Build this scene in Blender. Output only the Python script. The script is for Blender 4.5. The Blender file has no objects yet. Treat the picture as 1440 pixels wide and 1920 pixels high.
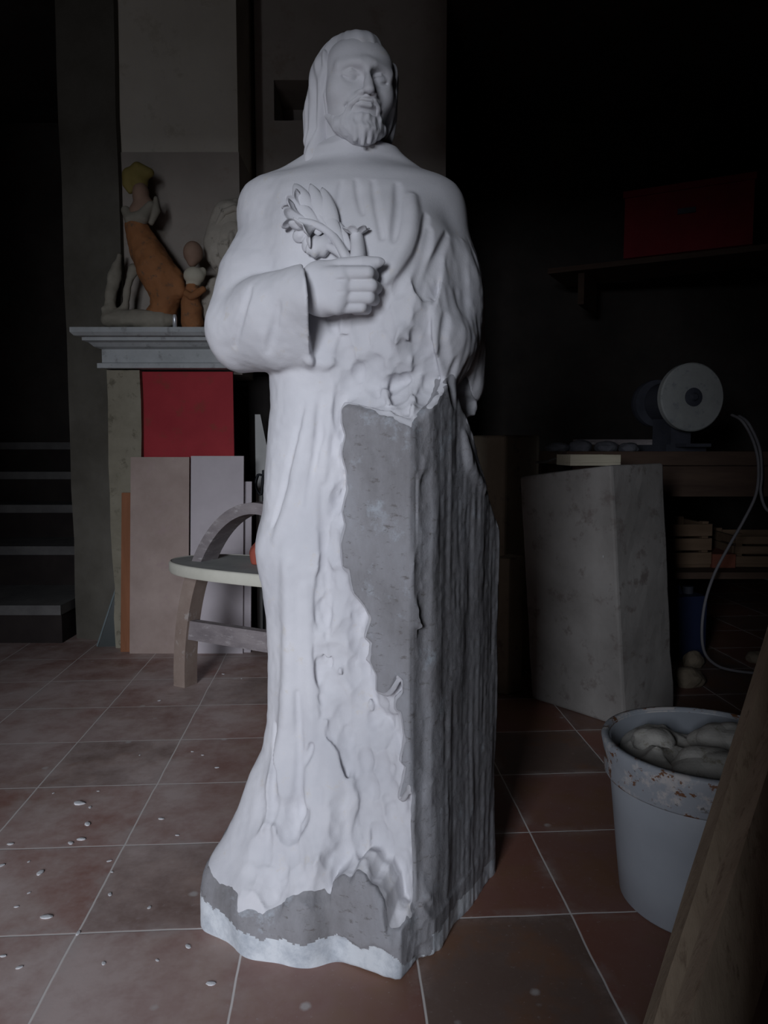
import bpy, bmesh, math, random
import numpy as np
from mathutils import Vector, Matrix

random.seed(7)
rng = np.random.default_rng(7)
SC = bpy.context.scene
COL = SC.collection

# ------------------------------------------------------------------ camera
FPX = 1410.0                       # focal length in pixels of a 1440x1920 frame
PITCH = math.atan(120.0 / FPX)     # camera looks slightly down
CT, ST = math.cos(PITCH), math.sin(PITCH)
CAM_H = 1.0

def ray(px, py):
    a = (px - 720.0) / FPX
    b = (960.0 - py) / FPX
    return np.array((a, CT + b * ST, -ST + b * CT))

def U(px, py, Y):
    """measured photo point -> world point at distance Y in front of the camera"""
    d = ray(px, py)
    s = Y / d[1]
    return np.array((d[0] * s, Y, CAM_H + d[2] * s))

def G(px, py, z=0.0):
    """measured photo point -> world point at height z"""
    d = ray(px, py)
    s = (z - CAM_H) / d[2]
    return np.array((d[0] * s, d[1] * s, z))

cam_data = bpy.data.cameras.new('camera')
cam = bpy.data.objects.new('camera', cam_data)
COL.objects.link(cam)
cam_data.sensor_fit = 'VERTICAL'
cam_data.sensor_height = 36.0
cam_data.lens = 36.0 * FPX / 1920.0
cam_data.clip_start = 0.05
cam.location = (0, 0, CAM_H)
cam.rotation_euler = (math.pi / 2 - PITCH, 0, 0)
SC.camera = cam
SC.view_settings.view_transform = 'Standard'
SC.view_settings.look = 'None'
SC.view_settings.exposure = 0.0
SC.view_settings.gamma = 1.0
SC.view_settings.use_curve_mapping = False

# ------------------------------------------------------------------ object helpers
def put(name, mesh, mats=None, parent=None, smooth=False):
    o = bpy.data.objects.new(name, mesh)
    COL.objects.link(o)
    if mats is not None:
        for m in (mats if isinstance(mats, (list, tuple)) else [mats]):
            mesh.materials.append(m)
    if smooth:
        mesh.polygons.foreach_set('use_smooth', [True] * len(mesh.polygons))
    if parent is not None:
        o.parent = parent
    return o

def tag(o, label, cat, group=None, kind=None):
    if label: o['label'] = label
    if cat: o['category'] = cat
    if group: o['group'] = group
    if kind: o['kind'] = kind
    return o

def thing(name, label, cat, loc=(0, 0, 0), rz=0.0, group=None):
    o = bpy.data.objects.new(name, None)
    COL.objects.link(o)
    o.empty_display_size = 0.1
    o.location = loc
    o.rotation_euler = (0, 0, rz)
    return tag(o, label, cat, group)

def bm_obj(name, bm, mats, parent=None, smooth=False, bevel=0.0, autosmooth=None):
    if bevel > 0:
        es = [e for e in bm.edges if len(e.link_faces) == 2 and e.calc_face_angle(0) > 0.6]
        bmesh.ops.bevel(bm, geom=es, offset=bevel, segments=2, affect='EDGES', profile=0.6, clamp_overlap=True)
    bmesh.ops.recalc_face_normals(bm, faces=bm.faces[:])
    me = bpy.data.meshes.new(name)
    bm.to_mesh(me)
    bm.free()
    o = put(name, me, mats, parent, smooth)
    return o

def box_bm(x0, x1, y0, y1, z0, z1, bm=None, rot=None, off=(0, 0, 0)):
    bm = bm or bmesh.new()
    vs = []
    for z in (z0, z1):
        for (x, y) in ((x0, y0), (x1, y0), (x1, y1), (x0, y1)):
            v = Vector((x, y, z))
            if rot is not None: v = rot @ v
            vs.append(bm.verts.new(v + Vector(off)))
    for f in ((3, 2, 1, 0), (4, 5, 6, 7), (0, 1, 5, 4), (1, 2, 6, 5), (2, 3, 7, 6), (3, 0, 4, 7)):
        bm.faces.new([vs[i] for i in f])
    return bm

def prism_bm(poly, z0, z1, bm=None):
    bm = bm or bmesh.new()
    b = [bm.verts.new((p[0], p[1], z0)) for p in poly]
    t = [bm.verts.new((p[0], p[1], z1)) for p in poly]
    n = len(poly)
    bm.faces.new(b[::-1]); bm.faces.new(t)
    for i in range(n):
        bm.faces.new((b[i], b[(i + 1) % n], t[(i + 1) % n], t[i]))
    return bm

def loft_bm(rings, bm=None, caps=True, closed=True):
    """rings: list of equal-length point lists"""
    bm = bm or bmesh.new()
    R = [[bm.verts.new(tuple(p)) for p in r] for r in rings]
    n = len(R[0])
    for a, b in zip(R[:-1], R[1:]):
        for i in range(n if closed else n - 1):
            j = (i + 1) % n
            bm.faces.new((a[i], a[j], b[j], b[i]))
    if caps and closed:
        bm.faces.new(R[0][::-1]); bm.faces.new(R[-1])
    return bm

def lathe_bm(prof, seg=48, bm=None, closed_ends=True, cx=0, cy=0):
    rings = []
    for r, z in prof:
        rings.append([(cx + r * math.cos(2 * math.pi * i / seg), cy + r * math.sin(2 * math.pi * i / seg), z) for i in range(seg)])
    return loft_bm(rings, bm, caps=closed_ends)

def tube_bm(pts, rad, seg=10, bm=None, squash=1.0):
    """swept tube; rad scalar or list"""
    pts = [Vector(p) for p in pts]
    n = len(pts)
    rads = rad if isinstance(rad, (list, tuple)) else [rad] * n
    rings = []
    prev = None
    for i, p in enumerate(pts):
        t = (pts[min(i + 1, n - 1)] - pts[max(i - 1, 0)]).normalized()
        if prev is None:
            ref = Vector((0, 0, 1)) if abs(t.z) < 0.9 else Vector((1, 0, 0))
            a = t.cross(ref).normalized()
        else:
            a = (prev - t * prev.dot(t)).normalized()
        prev = a
        b = t.cross(a)
        rings.append([p + a * (math.cos(2 * math.pi * k / seg) * rads[i]) + b * (math.sin(2 * math.pi * k / seg) * rads[i] * squash) for k in range(seg)])
    return loft_bm(rings, bm)

def catmull(pts, n=8):
    pts = [np.array(p, float) for p in pts]
    P = [pts[0]] + pts + [pts[-1]]
    out = []
    for i in range(1, len(P) - 2):
        for k in range(n):
            t = k / n
            p0, p1, p2, p3 = P[i - 1], P[i], P[i + 1], P[i + 2]
            out.append(0.5 * ((2 * p1) + (-p0 + p2) * t + (2 * p0 - 5 * p1 + 4 * p2 - p3) * t * t + (-p0 + 3 * p1 - 3 * p2 + p3) * t ** 3))
    out.append(pts[-1])
    return out

# ------------------------------------------------------------------ materials
def srgb(r, g, b):
    f = lambda c: (c / 255 / 12.92) if c / 255 <= 0.04045 else ((c / 255 + 0.055) / 1.055) ** 2.4
    return (f(r), f(g), f(b), 1.0)

class NT:
    def __init__(s, name):
        s.m = bpy.data.materials.new(name)
        s.m.use_nodes = True
        s.t = s.m.node_tree
        s.bsdf = s.t.nodes['Principled BSDF']
        s.tc = s.t.nodes.new('ShaderNodeTexCoord')
    def n(s, typ, **kw):
        nd = s.t.nodes.new(typ)
        for k, v in kw.items():
            if k in nd.inputs: nd.inputs[k].default_value = v
            else: setattr(nd, k, v)
        return nd
    def l(s, a, b): s.t.links.new(a, b)
    def noise(s, scale, detail=4, rough=0.6, co='Object', vec=None, sc=None):
        nd = s.n('ShaderNodeTexNoise')
        nd.inputs['Scale'].default_value = scale
        nd.inputs['Detail'].default_value = detail
        nd.inputs['Roughness'].default_value = rough
        src = vec or s.tc.outputs[co]
        if sc:
            mp = s.n('ShaderNodeMapping'); mp.inputs['Scale'].default_value = sc
            s.l(src, mp.inputs['Vector']); src = mp.outputs['Vector']
        s.l(src, nd.inputs['Vector'])
        return nd.outputs['Fac']
    def ramp(s, fac, stops, interp='LINEAR'):
        nd = s.n('ShaderNodeValToRGB')
        cr = nd.color_ramp; cr.interpolation = interp
        while len(cr.elements) < len(stops): cr.elements.new(0.5)
        for e, (p, c) in zip(cr.elements, stops):
            e.position = p
            e.color = c if len(c) == 4 else (*c, 1)
        s.l(fac, nd.inputs['Fac'])
        return nd.outputs['Color']
    def mix(s, fac, a, b, blend='MIX'):
        nd = s.n('ShaderNodeMix'); nd.data_type = 'RGBA'; nd.blend_type = blend
        for sock, v in ((nd.inputs[0], fac), (nd.inputs[6], a), (nd.inputs[7], b)):
            if isinstance(v, (int, float)): sock.default_value = v
            elif isinstance(v, tuple): sock.default_value = v
            else: s.l(v, sock)
        return nd.outputs[2]
    def math(s, op, a, b=None, clamp=False):
        nd = s.n('ShaderNodeMath'); nd.operation = op; nd.use_clamp = clamp
        for sock, v in zip(nd.inputs, (a, b)):
            if v is None: continue
            if isinstance(v, (int, float)): sock.default_value = v
            else: s.l(v, sock)
        return nd.outputs[0]
    def bump(s, fac, strength=0.3, dist=0.01):
        nd = s.n('ShaderNodeBump'); nd.inputs['Strength'].default_value = strength; nd.inputs['Distance'].default_value = dist
        s.l(fac, nd.inputs['Height']); s.l(nd.outputs['Normal'], s.bsdf.inputs['Normal'])
    def col(s, c):
        if isinstance(c, tuple): s.bsdf.inputs['Base Color'].default_value = c
        else: s.l(c, s.bsdf.inputs['Base Color'])
    def set(s, rough=0.8, metal=0.0, spec=0.3):
        s.bsdf.inputs['Roughness'].default_value = rough
        s.bsdf.inputs['Metallic'].default_value = metal
        s.bsdf.inputs['Specular IOR Level'].default_value = spec
        return s.m

W0, W1 = (0, 0, 0, 1), (1, 1, 1, 1)

def mottled(name, c1, c2, scale=8, rough=0.85, bump=0.2, bscale=40, sc=None, c3=None, dist=0.004):
    t = NT(name)
    n1 = t.noise(scale, 5, 0.65, sc=sc)
    c = t.ramp(n1, [(0.32, c1), (0.68, c2)])
    if c3 is not None:
        n3 = t.noise(scale * 3.1, 6, 0.7, sc=sc)
        c = t.mix(t.ramp(n3, [(0.56, W0), (0.66, W1)]), c, c3)
    t.col(c)
    if bump: t.bump(t.noise(bscale, 6, 0.65, sc=sc), bump, dist)
    return t.set(rough)

# ------------------------------------------------------------------ implicit-surface sculpting
def smin(a, b, k):
    if k <= 0: return np.minimum(a, b)
    h = np.maximum(k - np.abs(a - b), 0.0) / k
    return np.minimum(a, b) - h * h * k * 0.25

def smax(a, b, k): return -smin(-a, -b, k)

class Field:
    PAD = 0.07
    def __init__(s): s.ops = []; s.post = None
    def add(s, fn, lo, hi, k=0.0, mode='u'):
        s.ops.append((mode, fn, np.array(lo, float), np.array(hi, float), k)); return s
    def __call__(s, P):
        d = np.full(len(P), 1.0)
        for mode, fn, lo, hi, k in s.ops:
            pad = s.PAD if mode == 'u' else k + 0.004
            m = np.all((P > lo - pad) & (P < hi + pad), axis=1)
            if not m.any(): continue
            q = fn(P[m]); a = d[m]
            if mode == 'u': d[m] = smin(a, q, k)
            elif mode == 's': d[m] = smax(a, -q, k)
            else: d[m] = smax(a, q, k)
        if s.post is not None: d = s.post(P, d)
        return d
    # primitives ------------------------------------------------
    def cone(s, a, b, ra, rb=None, k=0.0, mode='u'):
        a = np.array(a, float); b = np.array(b, float); rb = ra if rb is None else rb
        ab = b - a; L2 = float(ab @ ab) + 1e-12
        def fn(P):
            t = np.clip(((P - a) @ ab) / L2, 0, 1)
            return np.linalg.norm(P - a - t[:, None] * ab, axis=1) - (ra + (rb - ra) * t)
        r = max(ra, rb)
        return s.add(fn, np.minimum(a, b) - r, np.maximum(a, b) + r, k, mode)
    def chain(s, pts, rads, k=0.0, mode='u'):
        pts = [np.array(p, float) for p in pts]
        if not isinstance(rads, (list, tuple)): rads = [rads] * len(pts)
        def fn(P):
            d = None
            for i in range(len(pts) - 1):
                a, b = pts[i], pts[i + 1]; ab = b - a; L2 = float(ab @ ab) + 1e-12
                t = np.clip(((P - a) @ ab) / L2, 0, 1)
                e = np.linalg.norm(P - a - t[:, None] * ab, axis=1) - (rads[i] + (rads[i + 1] - rads[i]) * t)
                d = e if d is None else np.minimum(d, e)
            return d
        A = np.array(pts); r = max(rads)
        return s.add(fn, A.min(0) - r, A.max(0) + r, k, mode)
    def ell(s, c, r, k=0.0, mode='u', R=None):
        c = np.array(c, float); r = np.array(r, float)
        def fn(P):
            q = P - c
            if R is not None: q = q @ R
            k0 = np.linalg.norm(q / r, axis=1); k1 = np.linalg.norm(q / (r * r), axis=1)
            return np.where(k1 > 1e-9, k0 * (k0 - 1.0) / np.maximum(k1, 1e-9), -r.min())
        e = r if R is None else np.full(3, r.max())
        return s.add(fn, c - e, c + e, k, mode)

def _hash(ix, iy, iz, seed):
    h = (ix * 374761393 + iy * 668265263 + iz * 1274126177 + seed * 974711) & 0x7fffffff
    h = ((h ^ (h >> 13)) * 1274126177) & 0x7fffffff
    h = ((h ^ (h >> 16)) * 668265263) & 0x7fffffff
    return ((h ^ (h >> 15)) & 0xffffff) / float(0xffffff)

def vnoise(P, scale, seed=0):
    q = P * scale
    i = np.floor(q).astype(np.int64); f = q - i
    f = f * f * (3 - 2 * f)
    out = 0
    for dx in (0, 1):
        wx = f[:, 0] if dx else 1 - f[:, 0]
        for dy in (0, 1):
            wy = f[:, 1] if dy else 1 - f[:, 1]
            for dz in (0, 1):
                wz = f[:, 2] if dz else 1 - f[:, 2]
                out = out + wx * wy * wz * _hash(i[:, 0] + dx, i[:, 1] + dy, i[:, 2] + dz, seed)
    return out * 2 - 1

def facets(P, cell, seed=0, tilt=0.3):
    """chisel displacement: shallow tilted scoops that meet in ridges"""
    q = P / cell
    i = np.floor(q).astype(np.int64)
    vals = []
    best = np.full(len(P), 1e9)
    for dx in (-1, 0, 1):
        for dy in (-1, 0, 1):
            for dz in (-1, 0, 1):
                c0, c1, c2 = i[:, 0] + dx, i[:, 1] + dy, i[:, 2] + dz
                v = q - np.stack((c0 + _hash(c0, c1, c2, seed), c1 + _hash(c0, c1, c2, seed + 1), c2 + _hash(c0, c1, c2, seed + 2)), 1)
                nr = np.stack((_hash(c0, c1, c2, seed + 3), _hash(c0, c1, c2, seed + 4), _hash(c0, c1, c2, seed + 5)), 1) * 2 - 1
                # the lowest of a set of tilted paraboloids: continuous, creased where two meet
                best = np.minimum(best, (v * v).sum(1) + (v * nr).sum(1) * tilt)
    return (0.32 - best) * cell

def polygonise(f, lo, hi, h, blk=12, margin=0.02, refine=1):
    """naive surface nets on a sparse grid -> (verts, quads)"""
    lo = np.array(lo, float)
    nb = np.ceil((np.array(hi, float) - lo) / (h * blk)).astype(int)
    n = nb * blk
    cc = [lo[a] + (np.arange(nb[a]) * blk + (blk - 1) / 2) * h for a in range(3)]
    CX, CY, CZ = np.meshgrid(*cc, indexing='ij')
    dc = f(np.stack((CX.ravel(), CY.ravel(), CZ.ravel()), 1)).reshape(nb)
    act = np.abs(dc) < blk * h * 0.9 + margin
    V = np.repeat(np.repeat(np.repeat(np.where(dc < 0, -1.0, 1.0).astype(np.float32), blk, 0), blk, 1), blk, 2)
    loc = np.stack(np.meshgrid(*[np.arange(blk)] * 3, indexing='ij'), -1).reshape(-1, 3)
    for kz in range(nb[2]):
        ij = np.argwhere(act[:, :, kz])
        if len(ij) == 0: continue
        base = np.concatenate((ij, np.full((len(ij), 1), kz)), 1) * blk
        idx = (base[:, None, :] + loc[None]).reshape(-1, 3)
        V[idx[:, 0], idx[:, 1], idx[:, 2]] = f(lo + idx * h)
    S = V < 0
    s8 = np.zeros(n - 1, np.int8)
    for dx in (0, 1):
        for dy in (0, 1):
            for dz in (0, 1):
                s8 += S[dx:n[0] - 1 + dx, dy:n[1] - 1 + dy, dz:n[2] - 1 + dz]
    cells = np.argwhere((s8 > 0) & (s8 < 8))
    vid = np.full(n - 1, -1, np.int64)
    vid[cells[:, 0], cells[:, 1], cells[:, 2]] = np.arange(len(cells))
    acc = np.zeros((len(cells), 3)); cnt = np.zeros(len(cells))
    corners = [(0, 0, 0), (1, 0, 0), (0, 1, 0), (1, 1, 0), (0, 0, 1), (1, 0, 1), (0, 1, 1), (1, 1, 1)]
    cv = [V[cells[:, 0] + c[0], cells[:, 1] + c[1], cells[:, 2] + c[2]].astype(float) for c in corners]
    for a in range(8):
        for b in range(a + 1, 8):
            if sum(abs(corners[a][q] - corners[b][q]) for q in range(3)) != 1: continue
            m = (cv[a] < 0) != (cv[b] < 0)
            t = cv[a][m] / (cv[a][m] - cv[b][m])
            ca, cb = np.array(corners[a], float), np.array(corners[b], float)
            acc[m] += ca + t[:, None] * (cb - ca); cnt[m] += 1
    verts = lo + (cells + acc / cnt[:, None]) * h
    quads = []
    for ax in range(3):
        A = np.moveaxis(S, ax, 0)
        ch = np.argwhere(A[:-1] != A[1:])
        ins = A[ch[:, 0], ch[:, 1], ch[:, 2]]
        ok = (ch[:, 1] > 0) & (ch[:, 2] > 0) & (ch[:, 1] < A.shape[1] - 1) & (ch[:, 2] < A.shape[2] - 1)
        ch, ins = ch[ok], ins[ok]
        Vd = np.moveaxis(vid, ax, 0)
        q = np.stack([Vd[ch[:, 0], ch[:, 1] + u, ch[:, 2] + w] for (u, w) in ((-1, -1), (0, -1), (0, 0), (-1, 0))], 1)
        flip = ins if ax != 1 else ~ins      # moveaxis keeps the (x,z) order for y, which mirrors the winding
        q = np.where(flip[:, None], q, q[:, ::-1])
        quads.append(q)
    quads = np.concatenate(quads)
    for _ in range(refine):
        e = h * 0.4
        d0 = f(verts)
        g = np.stack([f(verts + e * np.eye(3)[a]) - f(verts - e * np.eye(3)[a]) for a in range(3)], 1) / (2 * e)
        g2 = np.maximum((g * g).sum(1), 0.25)
        step = -d0[:, None] * g / g2[:, None]
        L = np.linalg.norm(step, axis=1, keepdims=True)
        verts = verts + step * np.minimum(1.0, 0.5 * h / np.maximum(L, 1e-9))
    return verts, quads

def mesh_from(name, verts, quads, mat_index=None):
    used = np.unique(quads)
    rm = np.full(len(verts), -1, np.int64); rm[used] = np.arange(len(used))
    v = verts[used]; q = rm[quads]
    me = bpy.data.meshes.new(name)
    me.vertices.add(len(v)); me.vertices.foreach_set('co', v.astype(np.float32).ravel())
    me.loops.add(len(q) * 4); me.loops.foreach_set('vertex_index', q.astype(np.int32).ravel())
    me.polygons.add(len(q)); me.polygons.foreach_set('loop_start', np.arange(0, len(q) * 4, 4, dtype=np.int32))
    if mat_index is not None: me.polygons.foreach_set('material_index', mat_index.astype(np.int32))
    me.polygons.foreach_set('use_smooth', np.ones(len(q), bool))
    me.update(calc_edges=True); me.validate()
    return me

def polysd(s, z, poly):
    """signed distance in 2-D (negative inside) to a polygon"""
    poly = np.array(poly, float)
    d = np.full(len(s), 1e9); ins = np.zeros(len(s), bool)
    n = len(poly)
    for i in range(n):
        a, b = poly[i], poly[(i + 1) % n]
        e = b - a
        t = np.clip(((s - a[0]) * e[0] + (z - a[1]) * e[1]) / max(e @ e, 1e-12), 0, 1)
        d = np.minimum(d, (s - a[0] - t * e[0]) ** 2 + (z - a[1] - t * e[1]) ** 2)
        c = (a[1] > z) != (b[1] > z)
        if abs(b[1] - a[1]) > 1e-12:
            ins ^= c & (s < (b[0] - a[0]) * (z - a[1]) / (b[1] - a[1]) + a[0])
    d = np.sqrt(d)
    return np.where(ins, -d, d)

BODY_H = .0036
def sstep(x, a, b):
    t = np.clip((x - a) / (b - a), 0, 1)
    return t * t * (3 - 2 * t)
# ================================================================== statue
DY = 0.07
def US(px, py, Y): return U(px, py, Y - DY)
Z = lambda py, Y=1.70: US(700, py, Y)[2]
SX = lambda px, py, Y=1.70: US(px, py, Y)[0]

FP = np.array((0.055, 1.362))
UD = np.array((-0.894, 0.447)); UD /= np.linalg.norm(UD)
ND = np.array((UD[1] * -1, UD[0]))            # outward normal of the lit block face
def face_sz(px, py, out=0.0):
    d = ray(px, py); o = np.array((0.0, 0.0))
    t = ((FP + ND * out - o) @ ND) / (d[:2] @ ND)
    p = d * t
    return ((p[:2] - FP) @ UD, CAM_H + p[2])

def poly2d(P, pts):
    """signed distance to a convex vertical prism (pts anticlockwise from above)"""
    d = np.full(len(P), -1e9)
    n = len(pts)
    for i in range(n):
        a = np.array(pts[i]); b = np.array(pts[(i + 1) % n]); e = b - a; e = e / np.linalg.norm(e)
        d = np.maximum(d, (P[:, 0] - a[0]) * e[1] - (P[:, 1] - a[1]) * e[0])
    return d

UP_POLY = [tuple(FP + UD * 0.31), tuple(FP), (0.095, 1.403), (0.262, 1.70), (0.14, 1.86), (-0.10, 1.81)]
PL_POLY = [(-0.376, 1.566), (-0.294, 1.484), (0.010, 1.332), (0.034, 1.334), (0.100, 1.398), (0.255, 1.70), (0.14, 1.85), (-0.08, 1.88), (-0.24, 1.80)]

SKIN_PX = [(660, 733), (676, 748), (690, 763), (712, 780), (728, 781), (745, 790), (768, 803), (900, 803), (900, 1745), (770, 1745), (779, 1700), (776, 1620), (771, 1560), (776, 1500),
           (766, 1470), (748, 1500), (762, 1440), (752, 1430), (760, 1385), (752, 1335), (741, 1330), (742, 1316), (757, 1300), (755, 1275), (742, 1263),
           (730, 1290), (722, 1300), (707, 1296), (707, 1268), (694, 1240), (698, 1205), (686, 1195), (697, 1160), (684, 1135), (662, 1110), (655, 1066), (643, 1062), (640, 1020),
           (649, 985), (643, 960), (652, 920), (650, 885), (641, 850), (648, 815), (641, 790), (642, 768)]
SKIN = [face_sz(*p) for p in SKIN_PX]
PLT_PX = [(380, 1612), (397, 1628), (430, 1650), (458, 1654), (474, 1660), (480, 1690), (500, 1688), (520, 1697), (540, 1690), (556, 1676), (580, 1670), (600, 1680), (617, 1678), (620, 1652),
          (640, 1640), (652, 1650), (664, 1633), (680, 1640), (690, 1660), (702, 1663), (716, 1690), (724, 1735), (736, 1752), (750, 1757), (766, 1740), (780, 1712), (800, 1712)]
PLT = np.array([face_sz(p[0], p[1], 0.047) for p in PLT_PX])
PLT = PLT[np.argsort(PLT[:, 0])]
PLW_PX = [(380, 1650), (400, 1668), (440, 1690), (480, 1712), (540, 1730), (600, 1748), (650, 1762), (676, 1780), (700, 1772), (730, 1790), (745, 1812), (760, 1840), (800, 1850)]
PLW = np.array([face_sz(p[0], p[1], 0.047) for p in PLW_PX])
PLW = PLW[np.argsort(PLW[:, 0])]

# ---- torso / robe column, outline rows measured on the photograph
ROWS = [  # photo row, left, right, half depth, centre Y
    (310, 628, 706, .040, 1.715), (322, 605, 735, .060, 1.712), (334, 556, 780, .084, 1.71), (350, 520, 822, .105, 1.71), (380, 505, 838, .122, 1.70), (430, 500, 842, .140, 1.70),
    (500, 500, 845, .150, 1.69), (580, 503, 848, .150, 1.69), (690, 507, 840, .148, 1.69), (760, 509, 820, .150, 1.69),
    (830, 503, 800, .150, 1.69), (900, 497, 800, .150, 1.69), (960, 494, 800, .152, 1.69), (1000, 483, 800, .155, 1.69), (1022, 478, 800, .156, 1.69), (1050, 482, 800, .156, 1.69),
    (1090, 491, 800, .152, 1.69), (1150, 500, 800, .150, 1.69), (1220, 505, 800, .152, 1.69), (1340, 505, 810, .160, 1.69), (1390, 498, 810, .166, 1.685),
    (1430, 478, 815, .174, 1.68), (1490, 460, 815, .184, 1.675), (1540, 437, 818, .194, 1.67), (1590, 402, 820, .206, 1.665), (1625, 394, 822, .212, 1.66), (1720, 394, 822, .212, 1.66)]
_rz = np.array([Z(r[0], r[4]) for r in ROWS])
_rl = np.array([SX(r[1], r[0], r[4]) for r in ROWS]); _rr = np.array([SX(r[2], r[0], r[4]) for r in ROWS])
_rb = np.array([r[3] for r in ROWS]); _ry = np.array([r[4] - DY for r in ROWS])
_o = np.argsort(_rz)
_zz = np.linspace(_rz.min(), _rz.max(), 900)
def _sm(v, w=13):
    a = np.interp(_zz, _rz[_o], v[_o]); k = np.ones(w) / w
    return np.convolve(np.pad(a, w // 2, mode='edge'), k, 'valid')
_L, _R, _B, _Y = _sm(_rl), _sm(_rr), _sm(_rb), _sm(_ry)
def robe_sd(P):
    z = np.clip(P[:, 2], _zz[0], _zz[-1])
    L, R, B, Yc = (np.interp(z, _zz, a) for a in (_L, _R, _B, _Y))
    cx = (L + R) / 2; a = (R - L) / 2
    X = np.abs((P[:, 0] - cx) / a); Q = np.abs((P[:, 1] - Yc) / B)
    e = 2.3 + .8 * sstep(P[:, 2], 1.1, 1.3)
    rr = (X ** e + Q ** e) ** (1 / e)
    d = (rr - 1) * np.minimum(a, B)
    dz = np.maximum(P[:, 2] - _zz[-1], _zz[0] - P[:, 2])
    # drapery: shallow vertical folds that fan out towards the hem
    th = np.arctan2(P[:, 1] - Yc, P[:, 0] - cx)
    low = sstep(P[:, 2], 1.1, 0.75)
    f = np.sin(th * 11 + 1.3 * np.sin(P[:, 2] * 5.0) + 0.8) * 0.0042 + np.sin(th * 6 - P[:, 2] * 4.0) * 0.004
    d = d - f * low * (0.55 + 0.9 * sstep(P[:, 2], .5, .2))
    return np.maximum(d, dz)

body = Field()
body.add(robe_sd, (-.42, 1.34, 0.02), (.30, 1.86, 1.72))
body.cone(US(663, 285, 1.70), US(662, 330, 1.71), .050, .066, k=.06)
# shoulders (trapezius slopes and shoulder balls)
nL, nR = US(600, 322, 1.72), US(728, 318, 1.72)
shL, shR = US(512, 398, 1.715), US(808, 402, 1.695)
body.cone(nL, shL, .045, .066, k=.05)
body.cone(nR, shR, .040, .064, k=.05)
# image-left arm: upper sleeve
el = US(463, 612, 1.655)
body.chain([shL, US(508, 455, 1.70), US(481, 522, 1.675), el], [.066, .068, .078, .082], k=.035)
# image-left forearm in a wide hanging sleeve, cut square at the cuff
cuffA, cuffB = US(567, 512, 1.51), US(582, 690, 1.53)
sl = Field()
sl.chain([el, US(520, 575, 1.565), US(610, 552, 1.480)], [.078, .066, .060], k=.03)
sl.chain([US(466, 632, 1.65), US(530, 640, 1.585), US(640, 645, 1.535)], [.066, .056, .045], k=.05)
sl.cone(US(500, 600, 1.60), US(620, 600, 1.535), .07, .058, k=.04)
cdir = np.array((0.985, 0.17, 0.0)); cdir /= np.linalg.norm(cdir)
cmid = (cuffA + cuffB) / 2
ctilt = (cuffB - cuffA); ctilt /= np.linalg.norm(ctilt)
cn = cdir - ctilt * (cdir @ ctilt); cn /= np.linalg.norm(cn)
def sleeve_sd(P):
    d = sl(P)
    # soft hanging folds on the sleeve
    f = np.sin((P[:, 0] * 60 + P[:, 2] * 18)) * .0028 * sstep(P[:, 2], 1.42, 1.22)
    d = d - f
    d = smax(d, (P - cmid) @ cn, .006)
    return d
body.add(sleeve_sd, (-.42, 1.32, 1.08), (0.0, 1.74, 1.48), k=.010)
# image-right arm hanging, elbow still rough
body.chain([shR, US(834, 482, 1.700), US(842, 560, 1.70), US(846, 650, 1.70), US(850, 715, 1.71), US(856, 755, 1.72)], [.060, .062, .066, .076, .070, .050], k=.035)
# rough forearm mass across the belly
body.ell(US(775, 640, 1.60), (.125, .115, .085), k=.05)
body.ell(US(690, 650, 1.605), (.12, .075, .08), k=.06)
body.ell(US(812, 690, 1.585), (.05, .05, .055), k=.05)
body.ell(US(842, 545, 1.64), (.060, .055, .085), k=.06)
body.ell(US(730, 575, 1.572), (.095, .07, .05), k=.05)
body.ell(US(735, 515, 1.582), (.085, .070, .115), k=.08)

top0 = US(765, 792, 1.44)
tn = np.array((-.10, -.62, .78)); tn /= np.linalg.norm(tn)
rt0 = US(861, 800, 1.66); rt1 = US(926, 955, 1.765)
def block_sd(P):
    d = poly2d(P, UP_POLY)
    s = (P[:, 0] - FP[0]) * UD[0] + (P[:, 1] - FP[1]) * UD[1]
    dep = -((P[:, 0] - FP[0]) * ND[0] + (P[:, 1] - FP[1]) * ND[1])      # depth behind the lit face
    near = dep < .25
    sd = np.full(len(P), .0)
    sd[near] = polysd(s[near], P[near, 2], SKIN)
    sd = np.where(s < 0.0, -0.02, sd)
    low = sstep(P[:, 2], .56, .40)
    dmax = .20 * (1 - low) + low * (.022 + .20 * np.maximum(s - .10, 0))
    slope = 1.1
    ledge = np.minimum(np.maximum(sd, 0) * 2.0, .006)
    cut = np.minimum(np.maximum(sd - .004, 0) * slope + ledge, dmax)
    lit = cut - dep
    d = np.maximum(d, np.where(near, lit * .75, d))
    # sloping rough top and the lowered far corner
    d = smax(d, (P - top0) @ tn, .004)
    q = P - rt0
    d = smax(d, q[:, 0] * .80 + q[:, 1] * .30 + q[:, 2] * .53, .01)
    d = np.maximum(d, -P[:, 2])
    # long saw and weather marks on the far face
    return d
body.add(block_sd, (-.26, 1.34, 0), (.28, 1.90, 1.28), k=.012)
def plinth_sd(P):
    d = poly2d(P, PL_POLY)
    s = (P[:, 0] - FP[0]) * UD[0] + (P[:, 1] - FP[1]) * UD[1]
    dep = -((P[:, 0] - FP[0]) * ND[0] + (P[:, 1] - FP[1]) * ND[1]) + .047
    zt = np.interp(s, PLT[:, 0], PLT[:, 1])
    right = sstep(s, .0, -.025)
    zt = zt * (1 - right) + .05 * right - .05 * sstep(s, .37, .42)
    d = np.maximum(d, (P[:, 2] - zt - np.minimum(np.maximum(dep, 0) * .5, .03)) * .8)
    zb = np.interp(s, PLW[:, 0], PLW[:, 1])
    d = np.maximum(d, (sstep(P[:, 2], zb + .006, zb - .006) * .005 - dep) * .9)
    return smax(d, -P[:, 2], .012)
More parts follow.
